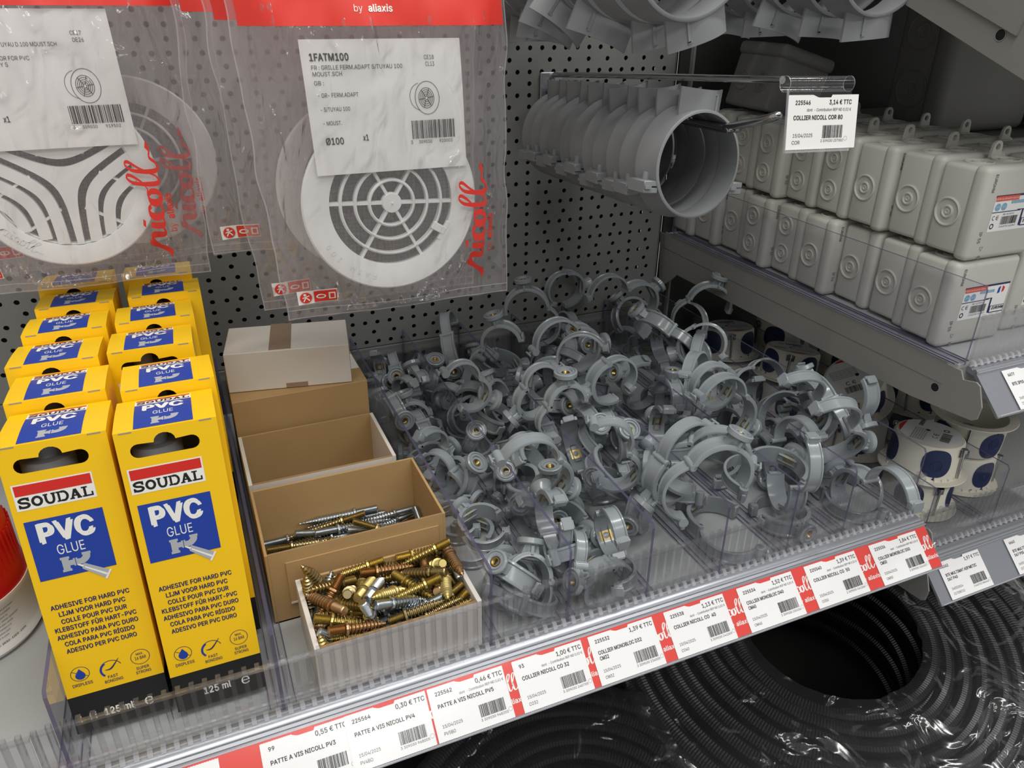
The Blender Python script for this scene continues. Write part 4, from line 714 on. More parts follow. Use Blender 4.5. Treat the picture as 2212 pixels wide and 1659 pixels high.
def arcframes(r, a0, a1, n, c=(0, 0)):
    """frames along a ring in the xz plane; profile x = outward, y = along the axis"""
    out = []
    for i in range(n+1):
        a = R_(a0+(a1-a0)*i/n); rad = Vector((math.cos(a), 0, math.sin(a))); F = Matrix((rad, Vector((0, 1, 0)), rad.cross(Vector((0, 1, 0))))).transposed().to_4x4()
        F.translation = Vector((c[0], 0, c[1]))+rad*r; out.append(F)
    return out
def clip_proto(r, w_, op, boss, mono):
    m = MB(); h = w_/2
    pf = [(0, -h), (1.7, -h), (3.6, -h+.6), (3.8, -h+2.2), (2.2, -h+3.2), (2.0, 0), (2.2, h-3.2), (3.8, h-2.2), (3.6, h-.6), (1.7, h), (0, h)]
    m.sweep(pf, arcframes(r, 176, 366, 26), 'grey_pvc')
    m.bbox(r-.5, r+5.5, -h*.7, h*.7, 1.5, 4.5, .6, 'grey_pvc', seg=1); m.bbox(r+3.6, r+6.2, -h*.6, h*.6, -3.5, 4, .5, 'grey_pvc', seg=1)
    m.cyl((-(r+2.2), -h, 1.2), (-(r+2.2), h, 1.2), 2.7, 'grey_pvc', 14)
    # neck
    zb = -(r+9.5)
    m.add([(-9, -3.2, -r*.86), (9, -3.2, -r*.86), (9, 3.2, -r*.86), (-9, 3.2, -r*.86), (-5.4, -4.6, zb), (5.4, -4.6, zb), (5.4, 4.6, zb), (-5.4, 4.6, zb)],
          [(0, 1, 5, 4), (1, 2, 6, 5), (2, 3, 7, 6), (3, 0, 4, 7)], 'grey_pvc')
    m.box(-1.2, 1.2, -h, h, -(r+8.5), -(r+1), 'grey_pvc')
    if boss:
        m.lathe([(5.5, -(r+3)), (6.4, zb+.6), (10, zb), (10.8, zb-.8), (10.8, zb-4.6), (10, zb-5.2), (9.2, zb-5.2), (8.8, zb-4), (7.9, zb-4), (7.5, zb-5.2), (6.4, zb-5.2), (5.8, zb-3.4), (3.9, zb-3.2), (3.7, zb)], 'grey_pvc', n=26, cap=False)
    else:
        m.lathe([(6.4, -(r+3)), (9.2, zb), (9.8, zb-3.4), (8.8, zb-4.6), (8, zb-4.6), (7.6, zb-3.6), (6.6, zb-3.6), (6.2, zb-4.6), (5.4, zb-4.6), (4.2, zb-3.6), (3.9, zb)], 'grey_pvc', n=22, cap=False)
    body = m.mesh('lower_jaw', 42)
    m = MB(); Hx, Hz = -(r+2), 1
    X = Matrix.Translation((Hx, 0, Hz)) @ Matrix.Rotation(-R_(op), 4, 'Y') @ Matrix.Translation((-Hx, 0, -Hz)); g = h*.72
    pf = [(0, -g), (1.4, -g), (2.4, -g+.6), (2.4, -g+1.6), (1.5, -g+2.2), (1.5, g-2.2), (2.4, g-1.6), (2.4, g-.6), (1.4, g), (0, g)]
    m.sweep(pf, arcframes(r, 176, 22, 20), 'grey_pvc', X=X)
    e = Vector((math.cos(R_(20)), 0, math.sin(R_(20))))*(r+1.5)
    if mono: m.bbox(e.x-2.2, e.x+4.4, -g, g, e.z-4.5, e.z+2.5, .8, 'grey_pvc', X, seg=2); m.bbox(e.x+3, e.x+5, -g*.8, g*.8, e.z-7, e.z+3.5, .5, 'grey_pvc', X, seg=1)
    else:
        m.cyl((e.x+2, -g*1.05, e.z), (e.x+2, g*1.05, e.z), 4.1, 'grey_pvc', 18, X=X); m.cyl((e.x+2, -g*1.05-.8, e.z), (e.x+2, -g*1.05, e.z), 3, 'grey_pvc', 14, X=X)
        m.box(e.x+4, e.x+9, -1, 1, e.z-1, e.z+1, 'grey_pvc', X); m.bbox(e.x+8, e.x+10, -4.5, 4.5, e.z-1.8, e.z+1.8, .4, 'grey_pvc', X, seg=1)
    strap = m.mesh('strap', 42)
    m = MB()
    pz = [(3.65, zb-3.6), (3.65, -(r+2.4))]
    z = zb-3.6; pi_ = []
    while z < -(r+2.4): pi_ += [(2.9, z), (2.45, z+.45)]; z += .9
    m.lathe(pz, 'brass', n=20, cap=False); m.lathe([(3.65, zb-3.6), (2.9, zb-3.7)], 'brass', n=20, cap=False); m.lathe(pi_, 'brass', n=20, cap=False); m.lathe([(0, -(r+2.6)), (2.8, -(r+2.6))], 'black', n=20, cap=False)
    # square nut face seen inside the ring
    sq = [(5.2, 5.2), (-5.2, 5.2), (-5.2, -5.2), (5.2, -5.2)]; n = 16; q = [Vector(p) for p in sq]+[Vector((2.9*math.cos(2*PI*k/n), 2.9*math.sin(2*PI*k/n))) for k in range(n)]
    vo, eo, fo, _, _, _ = delaunay_2d_cdt(q, [(0, 1), (1, 2), (2, 3), (3, 0)]+[(4+k, 4+(k+1) % n) for k in range(n)], [], 0, 1e-6)
    keep = [tuple(f) for f in fo if (sum((vo[i] for i in f), Vector((0, 0)))/len(f)).length > 2.7]
    m.add([(v.x, v.y, -r+.5) for v in vo], keep, 'brass'); m.lathe([(2.9, -r+.5), (2.6, -r-2.6), (0, -r-2.4)], 'brass', n=16, cap=False)
    ins = m.mesh('threaded_insert', 35)
    return body, strap, ins
VAR = [[16, 14, 70], [16, 16, 35], [19, 16, 95], [20, 16, 20], [24, 17, 60], [25, 17, 110]]
PROTO = [clip_proto(*VAR[i], boss=(i != 3), mono=i in (1, 3, 5)) for i in range(6)]
BIN = ('first', 'second', 'third', 'fourth', 'fifth', 'sixth'); DXB = (0, 64, 136, 208, 280, 344, 428)
for p in POSE:
    if p[0] != 'c': continue
    b = max(i for i in range(6) if p[2] >= DXB[i] or i == 0); zone = 'front' if p[3] < 130 else 'middle' if p[3] < 290 else 'back'
    sz = ('small', 'medium', 'large')[p[1]//2]
    lb = f'{sz} grey plastic pipe clip at the {zone} of the {BIN[b]} clip bin from the left'
    t = thing('pipe_clip', lb, 'pipe clip', (p[2], p[3], p[4]+.6), lb.replace('clip at', 'clips at'), q=Quaternion(p[5:9]))
    for nm, me in zip(('lower_jaw', 'strap', 'threaded_insert'), PROTO[p[1]]): link(nm, me, t)

# ------------------------------------------------------------------ large pipe collars on hooks
def collar_proto(ri, L, k=1.0):
    """axis along y, centre at the origin, saddle foot upward; parts: collar_ring, foot_plate, clamp_ears, inner screws"""
    m = MB(); pf = [(0, -L/2), (1.4*k, -L/2), (2.4*k, -L/2+.6), (2.8*k, -L/2+4), (3.6*k, L/2-5), (5.4*k, L/2-1.2), (5.4*k, L/2), (2*k, L/2), (0, L/2-4)]
    m.sweep(pf, arcframes(ri, 0, 360, 64), 'collar_grey'); ring = m.mesh('collar_ring', 40)
    m = MB()
    # curved foot: a wing that flares out of the top of the ring
    n = 12; rows = []
    for i in range(n+1):
        a = -1+2*i/n; x = a*23*k; zt = ri+17*k+1.2*a*a; zb_ = math.sqrt(max(1, (ri+2)**2-x*x)); yo = -L/2+1+9*a*a+2*a
        rows.append(((x, yo, zt), (x*.97, yo, zb_)))
    vs = [q for r_ in rows for q in r_]+[(q[0], q[1]+2.2, q[2]) for r_ in rows for q in r_]; N = 2*(n+1)
    fs = [(2*i, 2*i+1, 2*i+3, 2*i+2) for i in range(n)]+[(N+2*i, N+2*i+2, N+2*i+3, N+2*i+1) for i in range(n)]+[(2*i, 2*i+2, N+2*i+2, N+2*i) for i in range(n)]+[(0, N, N+1, 1), (2*n, 2*n+1, N+2*n+1, N+2*n)]
    m.add(vs, fs, 'collar_grey')
    m.box(-12*k, 12*k, -L/2+3, L/2-2, ri+13*k, ri+14.5*k, 'collar_grey'); m.box(-12*k, -10*k, -L/2+3, L/2-2, ri+1, ri+14*k, 'collar_grey'); m.box(10*k, 12*k, -L/2+3, L/2-2, ri+1, ri+14*k, 'collar_grey')
    foot = m.mesh('saddle_foot', 40)
    ears = []
    for sg in (-1, 1):
        m = MB(); a = R_(-22 if sg > 0 else 202); c = Vector((math.cos(a), 0, math.sin(a)))*(ri+8*k)
        X = Matrix.Translation(c)
        m.bbox(-7*k, 7*k, -L/2+1, L/2-2, .4, 5*k, .7, 'collar_grey', X, seg=1); m.bbox(-7*k, 7*k, -L/2+1, L/2-2, -5*k, -.4, .7, 'collar_grey', X, seg=1)
        m.box(-7*k, -1*k, -L/2-1, L/2, -1.2, 1.2, 'collar_grey', X)
        m.cyl((2*k, 0, 5*k), (2*k, 0, 11*k), 3*k, 'collar_grey', 14, X=X)
        ears.append(m.mesh('clamp_ear', 40))
    return ring, foot, ears[0], ears[1]
def collars(proto, pts, label, group):
    for i, (x, y, z, ry, rz) in enumerate(pts):
        t = thing('pipe_collar', label(i), 'pipe collar', (x, y, z), group, rot=(R_(-3+rnd.uniform(-1, 1)), ry, rz))
        for nm, me in zip(('collar_ring', 'saddle_foot', 'clamp_ear', 'clamp_ear'), proto): link(nm, me, t)
ordw = ['front', 'second', 'third', 'fourth', 'fifth', 'sixth', 'seventh', 'eighth', 'ninth', 'tenth', 'eleventh', 'twelfth']
pc = collar_proto(40.5, 25)
collars(pc, [(234+i*1.4, 142+i*25.5, 313-i*1.6+rnd.uniform(-1.0, 1.0), R_((6, 0, -3, 2, -6, 3, -2, 4, -1, 3, 0)[i]), R_((4, 0, 2, -3, 5, 0, 3, -4, 2, 0, 0)[i])) for i in range(11)],
        lambda i: f'grey pipe collar on the middle wire hook, {ordw[i]} from the front' if i else 'grey pipe collar nearest the viewer on the middle wire hook', 'grey pipe collars on the middle wire hook')
pb = collar_proto(54, 26, 1.15)
collars(pb, [(192, 118, 478, R_(163), R_(6)), (190, 150, 476, R_(168), R_(2)), (190, 184, 475, R_(200), R_(-3)), (188, 222, 474, R_(215), 0), (187, 262, 473, R_(205), R_(3)), (186, 300, 472, R_(190), 0), (185, 340, 471, R_(180), R_(-2)), (184, 380, 470, R_(172), 0)],
        lambda i: f'large grey pipe collar at the top centre, {ordw[i]} from the front of its row' if i else 'large pale grey pipe collar at the top centre, nearest the viewer', 'large grey pipe collars at the top centre')
collars(pb, [(402, 148, 480, R_(176), R_(4)), (400, 186, 479, R_(184), R_(2)), (398, 226, 478, R_(196), R_(-3)), (397, 266, 477, R_(178), 0), (396, 306, 476, R_(188), R_(3)), (395, 346, 475, R_(172), 0)],
        lambda i: f'large dark grey pipe collar at the top right, {ordw[i]} from the front of its row' if i else 'large grey pipe collar at the top right, nearest the viewer', 'large grey pipe collars at the top right')
def hook(x, yf, z, label, tagend=True):
    t = thing('wire_hook', label, 'hook', (x, 0, z), 'chrome wire hooks')
    m = MB()
    if tagend: m.tube([(0, 451, -14), (0, 449.5, -4), (0, 447, 1), (0, 442, 4), (0, 300, 15), (0, yf, 31.5)], 2.9, 'chrome'); m.build('label_arm', t, smooth=60)
    m = MB(); zl = -8
    m.tube(spline([(-4, 451, zl-6), (-4, 300, zl-5), (-4, yf+60, zl-2), (-4, yf+50, zl), (-3.5, yf+8, zl+12), (-1.5, yf, zl+15), (1.5, yf, zl+15), (3.5, yf+8, zl+12), (4, yf+50, zl), (4, yf+60, zl-2), (4, 300, zl-5), (4, 451, zl-6)]), 3.0, 'chrome'); m.build('carrying_arm', t, smooth=60)
    m = MB(); m.bbox(-14, 14, 449, 452.4, -26, 6, 1, 'steel_rail', seg=1); m.build('back_plate', t)
    return t
hook(256, 72, 352.5, 'chrome wire hook carrying the grey pipe collars with the hanging price tag')
# hanging ticket
t = thing('price_tag_holder', 'clear hanging price tag holder clipped on the end of the wire hook', 'price tag', (233, 43, 384.6), rot=(R_(-10), R_(1.2), R_(-2)))
m = MB(); m.tube([(0, -.5, 0), (60, -.5, 0)], .3, 'clear_cover', 6)
m.lathe([(5.2, 0), (5.2, 56)], 'clear_riser', Matrix.Rotation(R_(90), 4, 'Y'), 22, cap=False); m.lathe([(5.4, 0), (5.4, .7)], 'clear_foot', Matrix.Rotation(R_(90), 4, 'Y'), 22, cap=False); m.lathe([(5.4, 55.4), (5.4, 56)], 'clear_foot', Matrix.Rotation(R_(90), 4, 'Y'), 22, cap=False)
m.box(0, 56, -3.0, -2.4, -44, -3, 'clear_cover'); m.box(0, 56, -5.2, -2.4, -45.2, -43.6, 'clear_foot'); m.box(0, .6, -4.2, -2.4, -44, -4, 'clear_foot')
m.build('holder', t, smooth=30)
X = frame((1, -3.6, -43), (1, 0, 0), (0, 0, 1)); m = MB(); P = ticket_poly(61, 35.5)
vo, eo, fo, _, _, _ = delaunay_2d_cdt([Vector(p) for p in P], [], [list(range(len(P)))], 1, 1e-5); m.flat([([tuple(v) for v in vo], [tuple(f) for f in fo])], 'label_paper', X); pp = m.build('paper', t)
m = MB(); fl = lambda L: m.flat(L, 'black_ink', X, .15)
fl(text('225546', 6, 29.4, 2.7, bold=.02, sx=.9)); fl(text('3,14 € TTC', 55, 29.4, 2.9, align='r', bold=.02, sx=.9)); fl(text(DC, 55, 25, 1.9, align='r', sx=.9)); fl(text('COLLIER NICOLL COR 80', 5, 19.5, 2.8, w=43, bold=.025))
fl(text('15/04/2025', 5.5, 8, 2.4, sx=.9)); fl(text('COR', 5, 3.4, 2.4)); fl(barcode(31, 7, 18, 8.6, 21)); fl(text('3 309030 237002', 30, 4.4, 1.7, w=20)); fl([ring2(52, 6.4, 1.5, .12, n=18)]); m.build('printed_text', pp)

# ------------------------------------------------------------------ bagged ventilation grilles
def sm(t): t = max(0, min(1, t)); return t*t*(3-2*t)
def bag(label, xl, xr, z0, z1, y, seed, texts=None, gx=0, gz=0, thick=11, logo_side=True, header=True, paper=None, recyc=True, xoff=0.0):
    """xl, xr: (x at z0, x at z1) of the two side seams"""
    t = thing('plastic_bag', label, 'bag', (0, y, 0), 'clear plastic bags of ventilation grilles')
    off = Vector((seed*13.7, seed*3.1, 0))
    def side(z): f = (z-z0)/(z1-z0); return xl[0]+(xl[1]-xl[0])*f+4.0*noise.noise(Vector((z/34, seed, 0))), xr[0]+(xr[1]-xr[0])*f+3.0*noise.noise(Vector((z/30, seed+9, 0)))
    def env(x, z):
        a, b = side(z); return sm((x-a)/26)*sm((b-x)/26)*sm((z-z0-9)/40)*sm((z1-12-z)/60)
    def wr(x, z, k):
        v = Vector((x/26, z/60, k*5.3))+off; r = math.hypot(x-gx, z-gz)
        amp = .5+1.5*sm((r-62)/22); return amp*(2.0*noise.noise(v)+1.1*noise.noise(v*2.3)+.5*noise.noise(v*5))
    def pil(x, z): return sm((94-math.hypot(x-gx, z-gz))/27)
    def front(x, z):
        p = pil(x, z); return -max(thick*env(x, z)*.8, 8.6*p)-.5+wr(x, z, 1)*(.3+.7*env(x, z))*(1-.8*p)
    def back(x, z): p = pil(x, z); return max(thick*env(x, z)*.6, 15.5*p)+.3+wr(x, z, 2)*.8*(1-.8*p)
    nx, nz = 64, 84
    m = MB()
    for fn in (front, back):
        vs = []
        for j in range(nz+1):
            z = z0+(z1-z0)*j/nz; a, b = side(z)
            for i in range(nx+1): x = a+(b-a)*i/nx; vs.append((x, fn(x, z)-(0 if j else 0), z+(1.5*noise.noise(Vector((x/15, seed, 3))) if j == 0 else 0)))
        m.add(vs, [(j*(nx+1)+i, j*(nx+1)+i+1, (j+1)*(nx+1)+i+1, (j+1)*(nx+1)+i) for j in range(nz) for i in range(nx)], 'bag_film')
    # seams
    for s_ in (0, 1):
        vs = []
        for j in range(nz+1): z = z0+(z1-z0)*j/nz; x = side(z)[s_]; vs += [(x-.45, front(x, z)-.15, z), (x+.45, front(x, z)-.15, z)]
        m.add(vs, [(2*j, 2*j+1, 2*j+3, 2*j+2) for j in range(nz)], 'clear_foot')
    for zz in (z0+.4, z0+7):
        a, b = side(zz); m.add([(a+(b-a)*i/40, front(a+(b-a)*i/40, zz)-.2, zz+dz_) for dz_ in (0, .7) for i in range(41)], [(i, i+1, 42+i, 41+i) for i in range(40)], 'clear_foot')
    m.build('film', t, smooth=180)
    def wrap(mb, L, mat, F, k):
        for i, (vs, fs) in enumerate(L):
            if len(vs) == 4 and len(fs) == 1:
                (ax, ay), (bx, by) = vs[0], vs[2]; vs = [(ax+(bx-ax)*a/12, ay+(by-ay)*b/6) for b in range(7) for a in range(13)]; fs = [(b*13+a, b*13+a+1, b*13+a+14, b*13+a+13) for b in range(6) for a in range(12)]
            q = [F @ Vector((a, b, 0)) for a, b in vs]; mb.add([(p.x, front(p.x, p.z)-k-.011*(i % 6), p.z) for p in q], fs, mat)
    if header:
        m = MB(); zb = header; n = 40
        vs = []
        for j in range(9):
            z = zb+(z1-zb)*j/8; a, b = side(z); a += 5; b -= 2
            for i in range(n+1): x = a+(b-a)*i/n; vs.append((x, front(x, z)-.25, z))
        m.add(vs, [(j*(n+1)+i, j*(n+1)+i+1, (j+1)*(n+1)+i+1, (j+1)*(n+1)+i) for j in range(8) for i in range(n)], 'red_insert')
        hp = m.build('header_band', t, smooth=60)
        m = MB(); cx = (side(zb)[0]+side(zb)[1])/2
        F = frame((cx-16, 0, zb+8.5), (1, 0, .0), (0, 0, 1)); wrap(m, text('by ', 0, 0, 4.2, sx=.9), 'white_ink', F, .55); wrap(m, text('aliaxis', 9.5, 0, 4.2, bold=.03, sx=.95), 'white_ink', F, .55)
        wrap(m, logo(-18, 14, 62, 20), 'white_ink', F, .55); m.build('printed_text', hp)
    if logo_side:
        m = MB(); lx = logo_side
        F = frame((lx+10, 0, gz-64), (.06, 0, 1), (-1, 0, .06)); wrap(m, logo(0, 0, 88, 23), 'red_insert', F, .35)
        F = frame((lx+19, 0, gz-44), (.0, 0, 1), (-1, 0, 0)); wrap(m, text('by ', 0, 0, 5.0, sx=.95), 'red_insert', F, .35); wrap(m, text('aliaxis', 10.5, 0, 5.0, bold=.03, sx=.95), 'red_insert', F, .35)
        m.build('printed_logo', t)
    if recyc:
        a, b = side(z0+16); m = MB(); F = frame((a+9, 0, z0+11), (1, 0, .06), (-.06, 0, 1))
        wrap(m, [rect(0, 0, 29, 11)], 'white_ink', F, .6); wrap(m, [rect(12, .8, 28.4, 10.2)], 'red_insert', F, 1.2); wrap(m, [disc2(6, 5.4, 4.4)], 'red_insert', F, 1.2)
        wrap(m, [disc2(5.4, 8, 1.1, n=10), stroke([(4, 2.6, .9), (6, 5.4, .9), (8.4, 3, .9)]), stroke([(3.4, 5.6, .8), (6.4, 6.4, .8), (8.6, 7.2, .8)]), disc2(17, 5.4, 3.6, 2), rect(22.5, 2.6, 27.4, 8.4)], 'white_ink', F, 1.6)
        wrap(m, [rect(23.5, 3.6, 26.4, 7.4), disc2(17, 5.6, 2.4, 1)], 'red_insert', F, 1.9); m.build('recycling_mark', t)
    if paper:
        px0, pz0, pw, ph, fn = paper; m = MB(); n = 10
        f = lambda x, z: -7.0+.7*noise.noise(Vector((x/30, z/34, seed+.7)))+1.6*sm((z-pz0-ph*.55)/(ph*.6))
        vs = [(px0+pw*i/n-(z_*.04), f(px0+pw*i/n, pz0+z_), pz0+z_) for z_ in [ph*j/n for j in range(n+1)] for i in range(n+1)]
        m.add(vs, [(j*(n+1)+i, j*(n+1)+i+1, (j+1)*(n+1)+i+1, (j+1)*(n+1)+i) for j in range(n) for i in range(n)], 'white_paper'); pp = m.build('paper_insert', t, smooth=60)
        m = MB()
        for i, (vs, fs) in enumerate(fn()): m.add([(px0+a-(b*.04), f(px0+a, pz0+b)-.35-.011*(i % 6), pz0+b) for a, b in vs], fs, 'black_ink')
        m.build('printed_text', pp)
    return t
def mini_grille(cx, cy, k):
    out = [ring2(cx, cy, 9*k, .35, 11.2*k, 40)]
    out += [ring2(cx-4.5*k, cy+1*k, 8.2*k, .3, 9.2*k, 30, 100, 262)]
    for r in (7, 5.6, 4.2, 2.8, 1.5): out.append(ring2(cx-.6*k, cy, r*.82*k, .35, r*k, 26))
    for a in range(0, 360, 60):
        c, s_ = math.cos(R_(a+8)), math.sin(R_(a+8)); out.append(stroke([(cx-.6*k+1.2*k*c, cy+1.4*k*s_, .4), (cx-.6*k+5.7*k*c, cy+7*k*s_, .4)]))
    return out
def paper1():
    L = []
    for a in ((text('1FATM100', 5.5, 74.5, 4.4, w=26, bold=.03)), text('FR : GRILLE FERM.ADAPT S/TUYAU 100', 6, 69, 2.7, w=62), text('MOUST.SCH', 6.2, 65, 2.7, w=19.5), text('GB :', 6.4, 59.4, 2.7, w=6.4), text('- GR- FERM.ADAPT', 7.8, 51.6, 2.7, w=27.5), text('- S/TUYAU 100', 8.4, 42.6, 2.7, w=20),
              text('- MOUST.', 9, 33.6, 2.7, w=12.5), text('Ø100', 9, 20.8, 4.4, w=12.4, bold=.02), text('x1', 35, 22.4, 4, w=4, bold=.02), text('CE18', 84, 74.3, 2.7, w=7), text('CL13', 84.6, 70, 2.7, w=6.4),
              text('3', 69.4, 18.2, 2.2), text('309030', 75.4, 18.2, 2.2, w=10), text('920003', 91, 18.2, 2.2, w=10), barcode(71, 21.5, 32, 12.6, 5), mini_grille(84, 49, 1.0)): L += a
    return L
bag('clear bag holding the round 1FATM100 grille, nearest of the centre bags', (-98, -116), (80, 77), 215.5, 475, 165, 1.0, gx=-14, gz=298, paper=(-67, 322, 111, 87.5, paper1), logo_side=46, header=417.5)
bag('clear bag of a white grille hanging just behind the front centre bag', (-112, -128), (62, 66), 214, 474, 196, 2.2, gx=-26, gz=305, logo_side=False, header=420)
bag('rearmost clear bag of the centre row, its left edge showing', (-142, -142), (40, 45), 250, 474, 240, 3.4, gx=-48, gz=318, logo_side=False, header=424)
def paper2():
    L = []
    for a in (text('S/TUYAU D.100 MOUST.SCH', 29, 68.5, 2.7, w=38), text('VENTILATOR FOR PVC', 15, 59.8, 2.7, w=33), text('FLY S', 26, 55.8, 2.7, w=8), text('x1', 21, 19.5, 4, w=4, bold=.02), text('CE17', 77, 75.5, 2.7, w=7), text('DE26', 77.6, 71, 2.7, w=7),
              text('3', 63, 13, 2.2), text('309030', 69, 13, 2.2, w=10), text('919502', 84.6, 13, 2.2, w=10), barcode(63, 16.4, 35, 12.4, 6), mini_grille(78.5, 42, 1.05)): L += a
    return L
bag('clear bag holding the round grille with wavy slots, front left', (-330, -330), (-145, -131), 226, 478, 274, 5.1, gx=-236, gz=309, paper=(-283, 333, 103, 92, paper2), logo_side=-183, header=427)
bag('clear bag hanging behind the front left bag, white grille edge showing', (-318, -318), (-116, -110), 232, 478, 308, 6.3, gx=-190, gz=313, logo_side=-158, header=428)
# grilles inside the bags
def annulus(m, ro, ri_, y0_, y1_, mat, n=72, X=None):
    T = Matrix.Rotation(R_(90), 4, 'X')
    m.lathe([(ri_, -y1_), (ri_, -y0_-.0), (ri_+.6, -y0_+.3), (ro-1.2, -y0_+.3), (ro, -y0_-.8), (ro, -y1_), (ri_, -y1_)], mat, (X @ T) if X else T, n, cap=False)
def grille_round(label, loc, rot=0.0):
    t = thing('ventilation_grille', label, 'grille', loc, 'white ventilation grilles in bags', rot=(0, rot, 0))
    m = MB(); annulus(m, 66, 46.5, 0, 2.6, 'white_pvc'); annulus(m, 50, 47.6, 2.6, 13, 'white_pvc'); m.build('flange', t, smooth=40)
    for ro in (39.4, 28.6, 18.0):
        m = MB(); annulus(m, ro, ro-2.1, .3, 5.2, 'white_pvc', 60); m.build('louvre_ring', t, smooth=40)
    m = MB(); T = Matrix.Rotation(R_(90), 4, 'X'); m.lathe([(7.4, -5.5), (7.4, -.8), (7, -.2), (0, 0)], 'white_pvc', T, 30, cap=False); m.lathe([(.9, 0), (.3, 1.3), (0, 1.4)], 'white_pvc', T, 10); m.build('hub', t, smooth=40)
    for k in range(6):
        m = MB(); a = R_(60*k-3); X = Matrix.Rotation(-a, 4, 'Y'); m.box(6.5, 47.5, 1.2, 6, -1.1, 1.1, 'white_pvc', X); m.build('spoke', t)
    m = MB(); m.lathe([(0, -8), (47.8, -8)], 'screen_mesh', T, 48, cap=False)
    for k in range(-15, 16):
        w_ = math.sqrt(47.6**2-(k*3)**2); m.box(-w_, w_, 7.9, 8.0, k*3-.12, k*3+.12, 'screen_grey'); m.box(k*3-.12, k*3+.12, 7.9, 8.0, -w_, w_, 'screen_grey')
    m.build('insect_screen', t)
    m = MB(); X = Matrix.Rotation(R_(32), 4, 'Y'); m.bbox(36, 47.5, -1, 3, -3, 3, .5, 'white_pvc', X, seg=1); m.bbox(45, 48.5, -.6, 3, -8, 8, .5, 'white_pvc', X, seg=1); m.build('closing_tab', t)
    m = MB()
    for i, ch in enumerate('FATM 100'):
        if ch == ' ': continue
        a = R_(253-i*6.2); X = frame((57*math.cos(a), -.5, 57*math.sin(a)), (math.sin(a), 0, -math.cos(a)), (math.cos(a), 0, math.sin(a)))
        m.flat(text(ch, 0, -1.8, 3.8, align='c', bold=.02), 'white_pvc', X, 0)
    m.build('raised_lettering', t)
    return t
g1 = grille_round('white round grille with concentric rings in the front centre bag', (-14, 161, 298))
dup(g1, 'second white ringed grille half hidden in the bag behind the front centre one', (-26, 192, 305), (0, .9, 0))
dup(g1, 'white grille edge seen in the second left hand bag', (-190, 304, 313), (0, 2, 0))
t = thing('ventilation_grille', 'white round grille with wavy nested slots in the front left bag', 'grille', (-236, 270, 309.5), 'white ventilation grilles in bags')
m = MB(); annulus(m, 65.5, 50, 0, 2.6, 'white_pvc'); annulus(m, 50.6, 48.6, 2.6, 14, 'white_pvc'); m.build('flange', t, smooth=40)
def vcurve(th, d, T_, rmax, n=40):
    out = []
    for i in range(n+1):
        s_ = -T_+2*T_*i/n; u_ = d+.577*(math.sqrt(s_*s_+190)-13.8); c, s2 = math.cos(th), math.sin(th)
        p = (u_*c-s_*s2, u_*s2+s_*c)
        if math.hypot(*p) <= rmax: out.append(p)
    return out
XY = frame((2, 0, 0), (1, 0, 0), (0, 0, 1))
m = MB(); star = []
for k in range(3):
    th = R_(90-120*k); c = vcurve(th, 9.5, 46, 51); star += list(reversed(c))
m.prism(star, -3.4, 0, 'white_pvc', XY); m.build('star_plate', t)
for k in range(3):
    for j in range(1, 4):
        c = vcurve(R_(90-120*k), 7.5+12.6*j-.6, 48, 51)
        if len(c) < 3: continue
        m = MB(); pts = [(x, y, 8.4) for x, y in c]; v_, f_ = stroke(pts[::2]+([pts[-1]] if len(pts) % 2 == 0 else []))
        n = len(v_)//2; outer = [v_[2*i] for i in range(n)]+[v_[2*i+1] for i in range(n-1, -1, -1)]
        m.prism(outer, -5.0, -.3, 'white_pvc', XY); m.build('slat', t)
m = MB()
for k in range(3):
    for s_ in (-1, 1):
        X = XY @ Matrix.Rotation(R_(90-120*k), 4, 'Z') @ Matrix.Translation((0, s_*15, 0)); m.box(18, 50, -.9, .9, -5.2, -1.6, 'white_pvc', X)
m.build('cross_ribs', t)
T = Matrix.Rotation(R_(90), 4, 'X'); m = MB(); m.lathe([(0, -8), (49, -8)], 'screen_mesh', T, 48, cap=False)
for k in range(-16, 17):
    w_ = math.sqrt(max(1, 48.6**2-(k*3)**2)); m.box(-w_, w_, 7.9, 8.0, k*3-.12, k*3+.12, 'screen_grey'); m.box(k*3-.12, k*3+.12, 7.9, 8.0, -w_, w_, 'screen_grey')
m.build('insect_screen', t)
m = MB(); X = frame((-50, -.3, -30), (.72, 0, -.69), (.69, 0, .72))
for v_, f_ in logo(0, -3, 34, 9): m.flat([(v_, f_)], 'white_pvc', X, .3)
m.build('raised_lettering', t)

